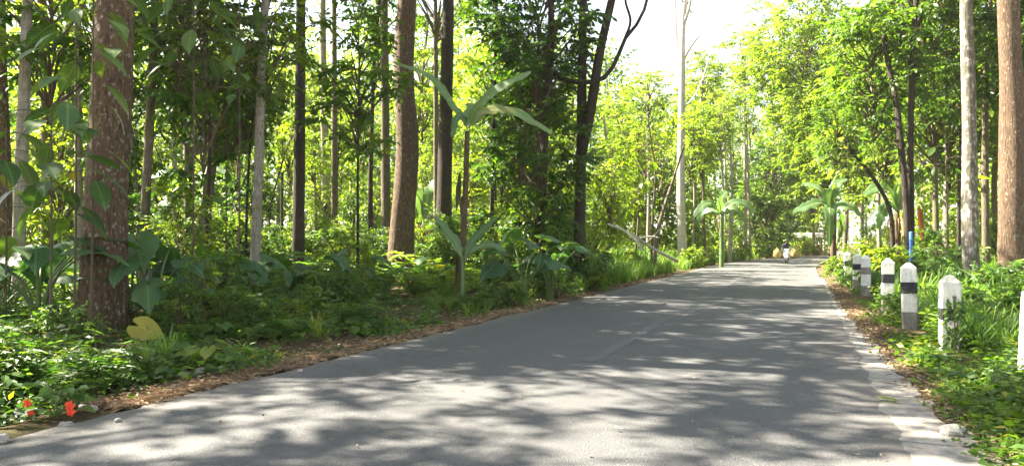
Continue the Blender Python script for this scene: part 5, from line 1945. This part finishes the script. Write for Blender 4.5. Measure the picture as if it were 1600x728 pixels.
spart('headlight', [lampm], [(*ellipsoid((0, -0.485, 1.0), (0.10, 0.03, 0.05), 12, 7), 0)])
for s in (-1, 1):
    spart('mirror', [black_p], [(*tube([(s * 0.24, -0.32, 1.02), (s * 0.30, -0.33, 1.18)], [0.008, 0.008], 5), 0), (*ellipsoid((s * 0.33, -0.33, 1.22), (0.07, 0.02, 0.045), 10, 6), 0)])
    spart('indicator', [plain('indicator', (0.8, 0.3, 0.03), 0.3, 0.5)], [(*ellipsoid((s * 0.16, -0.55, 0.72), (0.05, 0.025, 0.03), 8, 6), 0)])
    spart('fork', [metal], [(*tube([(s * 0.07, -0.63, 0.27), (s * 0.07, -0.52, 0.62)], [0.022, 0.025], 7), 0)])
spart('floorboard', [black_p], [(*loft([oval(0, -0.40, 0.30, 0.14, 0.02), oval(0, -0.38, 0.34, 0.17, 0.03), oval(0, 0.10, 0.33, 0.17, 0.02), oval(0, 0.12, 0.29, 0.14, 0.02)]), 0)])
a_ = np.linspace(0, 2 * math.pi, 14, endpoint=False)
rr_ = lambda y_, z_, w_, h_: np.stack([w_ * np.cos(a_), np.full(14, y_), z_ + h_ * np.sin(a_)], -1)
spart('rear_body', [white_p], [(*loft([rr_(0.02, 0.52, 0.10, 0.16), rr_(0.12, 0.55, 0.17, 0.20), rr_(0.5, 0.62, 0.18, 0.15), rr_(0.85, 0.70, 0.12, 0.09), rr_(0.98, 0.72, 0.05, 0.04)]), 0)])
spart('seat', [black_p], [(*loft([rr_(0.02, 0.76, 0.10, 0.03), rr_(0.1, 0.78, 0.14, 0.05), rr_(0.45, 0.79, 0.155, 0.05), rr_(0.82, 0.84, 0.12, 0.045), rr_(0.9, 0.84, 0.06, 0.02)]), 0)])
spart('number_plate', [black_p], [(*box(-0.11, 0.11, -0.575, -0.568, 0.56, 0.63), 0)], smooth=False)
spart('load_rack', [metal], [(*tube([(-0.72, 0.62, 0.90), (0.72, 0.62, 0.90)], [0.018, 0.018], 6), 0), (*tube([(-0.72, 0.80, 0.90), (0.72, 0.80, 0.90)], [0.018, 0.018], 6), 0),
                             (*tube([(-0.1, 0.7, 0.78), (-0.1, 0.7, 0.9)], [0.018, 0.018], 6), 0), (*tube([(0.1, 0.7, 0.78), (0.1, 0.7, 0.9)], [0.018, 0.018], 6), 0)])

Rz = Matrix.Rotation(math.radians(6), 3, 'Z')
for s, lb in ((-1, 'bulging yellow sack slung on the left side of the scooter as seen'), (1, 'bulging yellow sack slung on the right side of the scooter as seen')):
    c = Rz @ Vector((s * 0.58, 0.70, 0))
    a16 = np.linspace(0, 2 * math.pi, 16, endpoint=False)
    def sr(z, r, k):
        q = r * (1 + 0.07 * np.sin(3 * a16 + k) + 0.05 * np.sin(5 * a16 - k))
        return np.stack([q * np.cos(a16), q * 1.2 * np.sin(a16), np.full(16, z)], -1)
    b_ = Buf()
    V, f = loft([sr(0.38, 0.10, 0), sr(0.42, 0.22, 1), sr(0.58, 0.285, 2), sr(0.78, 0.28, 3), sr(0.95, 0.23, 4), sr(1.06, 0.12, 5), sr(1.12, 0.07, 6), sr(1.18, 0.11, 7)])
    b_.add(V, f)
    tag(link('sack', b_.mesh('sack', [sackm], True), None, (SX + c.x, SY + c.y, SZ)), lb, 'sack', 'yellow sacks carried by the scooter')

# rider: one continuous body grown on a skeleton
def body(verts, edges, name, mats, parent, root=0):
    me = bpy.data.meshes.new(name)
    me.from_pydata([v[:3] for v in verts], edges, [])
    for m in mats:
        me.materials.append(m)
    o_ = link(name, me, parent)
    md = o_.modifiers.new('skin', 'SKIN')
    md.use_smooth_shade = True
    sv = me.skin_vertices[0].data if len(me.skin_vertices) else None
    if sv is None:
        return o_
    for i, v in enumerate(verts):
        sv[i].radius = (v[3], v[3] if len(v) < 5 else v[4])
        sv[i].use_root = (i == root)
    sub = o_.modifiers.new('sub', 'SUBSURF')
    sub.levels = 1
    sub.render_levels = 1
    return o_


rd = thing('person', 'rider in a dark jacket and helmet sitting on the scooter', 'person', (SX, SY, SZ), math.radians(6))
BV = [(0, 0.30, 0.90, 0.16, 0.13), (0, 0.27, 1.05, 0.15, 0.11), (0, 0.22, 1.22, 0.17, 0.115), (0, 0.20, 1.36, 0.16, 0.10), (0, 0.18, 1.46, 0.065), (0, 0.16, 1.54, 0.06)]
BE = [(0, 1), (1, 2), (2, 3), (3, 4), (4, 5)]
for s in (-1, 1):
    k = len(BV)
    BV += [(s * 0.19, 0.20, 1.38, 0.07), (s * 0.29, 0.10, 1.16, 0.055), (s * 0.31, -0.12, 1.06, 0.042), (s * 0.33, -0.21, 1.02, 0.036)]
    BE += [(3, k), (k, k + 1), (k + 1, k + 2), (k + 2, k + 3)]
    k = len(BV)
    BV += [(s * 0.11, 0.24, 0.90, 0.095), (s * 0.20, -0.16, 0.82, 0.078), (s * 0.15, -0.20, 0.50, 0.055), (s * 0.15, -0.18, 0.40, 0.045), (s * 0.15, -0.32, 0.385, 0.04)]
    BE += [(0, k), (k, k + 1), (k + 1, k + 2), (k + 2, k + 3), (k + 3, k + 4)]
me = bpy.data.meshes.new('body')
bd = bpy.data.objects.new('body', me)
import bmesh
bm = bmesh.new()
lay = bm.verts.layers.skin.verify()
vs = []
for i, v in enumerate(BV):
    q = bm.verts.new(v[:3])
    q[lay].radius = (v[3], v[3] if len(v) < 5 else v[4])
    q[lay].use_root = (i == 0)
    vs.append(q)
for a, c in BE:
    bm.edges.new((vs[a], vs[c]))
bm.to_mesh(me)
bm.free()
me.materials.append(jacket)
COL.objects.link(bd)
bd.parent = rd
md = bd.modifiers.new('skin', 'SKIN')
md.use_smooth_shade = True
sb = bd.modifiers.new('sub', 'SUBSURF')
sb.levels = sb.render_levels = 2
for s in (-1, 1):      # hands closed round the grips
    b_ = Buf()
    V, f = ellipsoid((s * 0.335, -0.235, 1.02), (0.035, 0.045, 0.028), 10, 6)
    b_.add(V, f)
    for k in range(4):
        xx = s * (0.315 + 0.016 * k)
        V, f = tube(smooth_path([(xx, -0.25, 1.04), (xx, -0.28, 1.03), (xx, -0.275, 1.0), (xx, -0.25, 0.99)], 6), 0.008, 5)
        b_.add(V, f)
    V, f = tube(smooth_path([(s * 0.31, -0.22, 1.0), (s * 0.295, -0.25, 0.995), (s * 0.30, -0.275, 1.0)], 5), 0.009, 5)
    b_.add(V, f)
    link('hand', b_.mesh('hand', [skin], True), rd)
b_ = Buf()
V, f = ellipsoid((0, 0.13, 1.61), (0.078, 0.095, 0.115), 14, 10)
b_.add(V, f)
V, f = ellipsoid((0, 0.035, 1.60), (0.014, 0.02, 0.025), 8, 6)
b_.add(V, f)
hd = link('head', b_.mesh('head', [skin], True), rd)
hb = Buf()
V, f = ellipsoid((0, 0.15, 1.655), (0.125, 0.145, 0.125), 18, 12)
keep = [q for q in f if not (V[q][:, 1].mean() < 0.07 and V[q][:, 2].mean() < 1.66)]
hb.add(V, np.array(keep))
V, f = ellipsoid((0, 0.02, 1.685), (0.10, 0.05, 0.016), 12, 6)
hb.add(V, f)
link('helmet', hb.mesh('helmet', [black_p], True), rd)

# small open hut by the far bend
hx, hy = at(1236, 92)
hut = thing('roadside_hut', 'small open roadside hut with a pale tin roof far behind the scooter', 'hut', (hx + 2.0, hy, float(gz(hx + 2.0, hy))))
tin = plain('tin_roof', (0.22, 0.21, 0.20), 0.45, 0.5, 0.2, 4)
wood = plain('hut_wood', (0.22, 0.15, 0.09), 0.85, 0.2)
b_ = Buf()
for s in (-1, 1):
    n = 14
    xs_ = np.linspace(-1.7, 1.7, n)
    V = []
    for i, xx in enumerate(xs_):
        zz = 0.02 * (i % 2)
        V += [[xx, 0, 2.75 + zz], [xx, s * 1.4, 2.2 + zz]]
    Q = np.array([[2 * i, 2 * i + 1, 2 * i + 3, 2 * i + 2] for i in range(n - 1)])
    b_.add(V, Q)
link('roof', b_.mesh('roof', [tin]), hut)
for x_ in (-1.5, 1.5):
    for y_ in (-1.15, 1.15):
        b_ = Buf()
        b_.add(*box(x_ - 0.06, x_ + 0.06, y_ - 0.06, y_ + 0.06, -0.1, 2.26))
        link('post', b_.mesh('post', [wood]), hut)
b_ = Buf()
b_.add(*box(-1.4, 1.4, -0.9, 0.9, 0.55, 0.62))
b_.add(*box(-1.4, 1.4, 1.02, 1.08, 0.0, 1.3))
link('counter', b_.mesh('counter', [wood]), hut)

# ------------------------------------------------------------------ the air between the trees
hm = bpy.data.materials.new('haze_air')
hm.use_nodes = True
for n_ in list(hm.node_tree.nodes):
    hm.node_tree.nodes.remove(n_)
ho = hm.node_tree.nodes.new('ShaderNodeOutputMaterial')
hv = hm.node_tree.nodes.new('ShaderNodeVolumePrincipled')
hv.inputs['Color'].default_value = (1.0, 0.97, 0.88, 1)
hv.inputs['Density'].default_value = 0.0003
hv.inputs['Anisotropy'].default_value = 0.3
hm.node_tree.links.new(hv.outputs[0], ho.inputs['Volume'])
b_ = Buf()
b_.add(*box(-2600, 2600, -2600, 2600, -2.0, 27.0))
o = link('haze', b_.mesh('haze', [hm]))
tag(o, 'thin bright haze filling the air of the forest road', 'haze', kind='stuff')
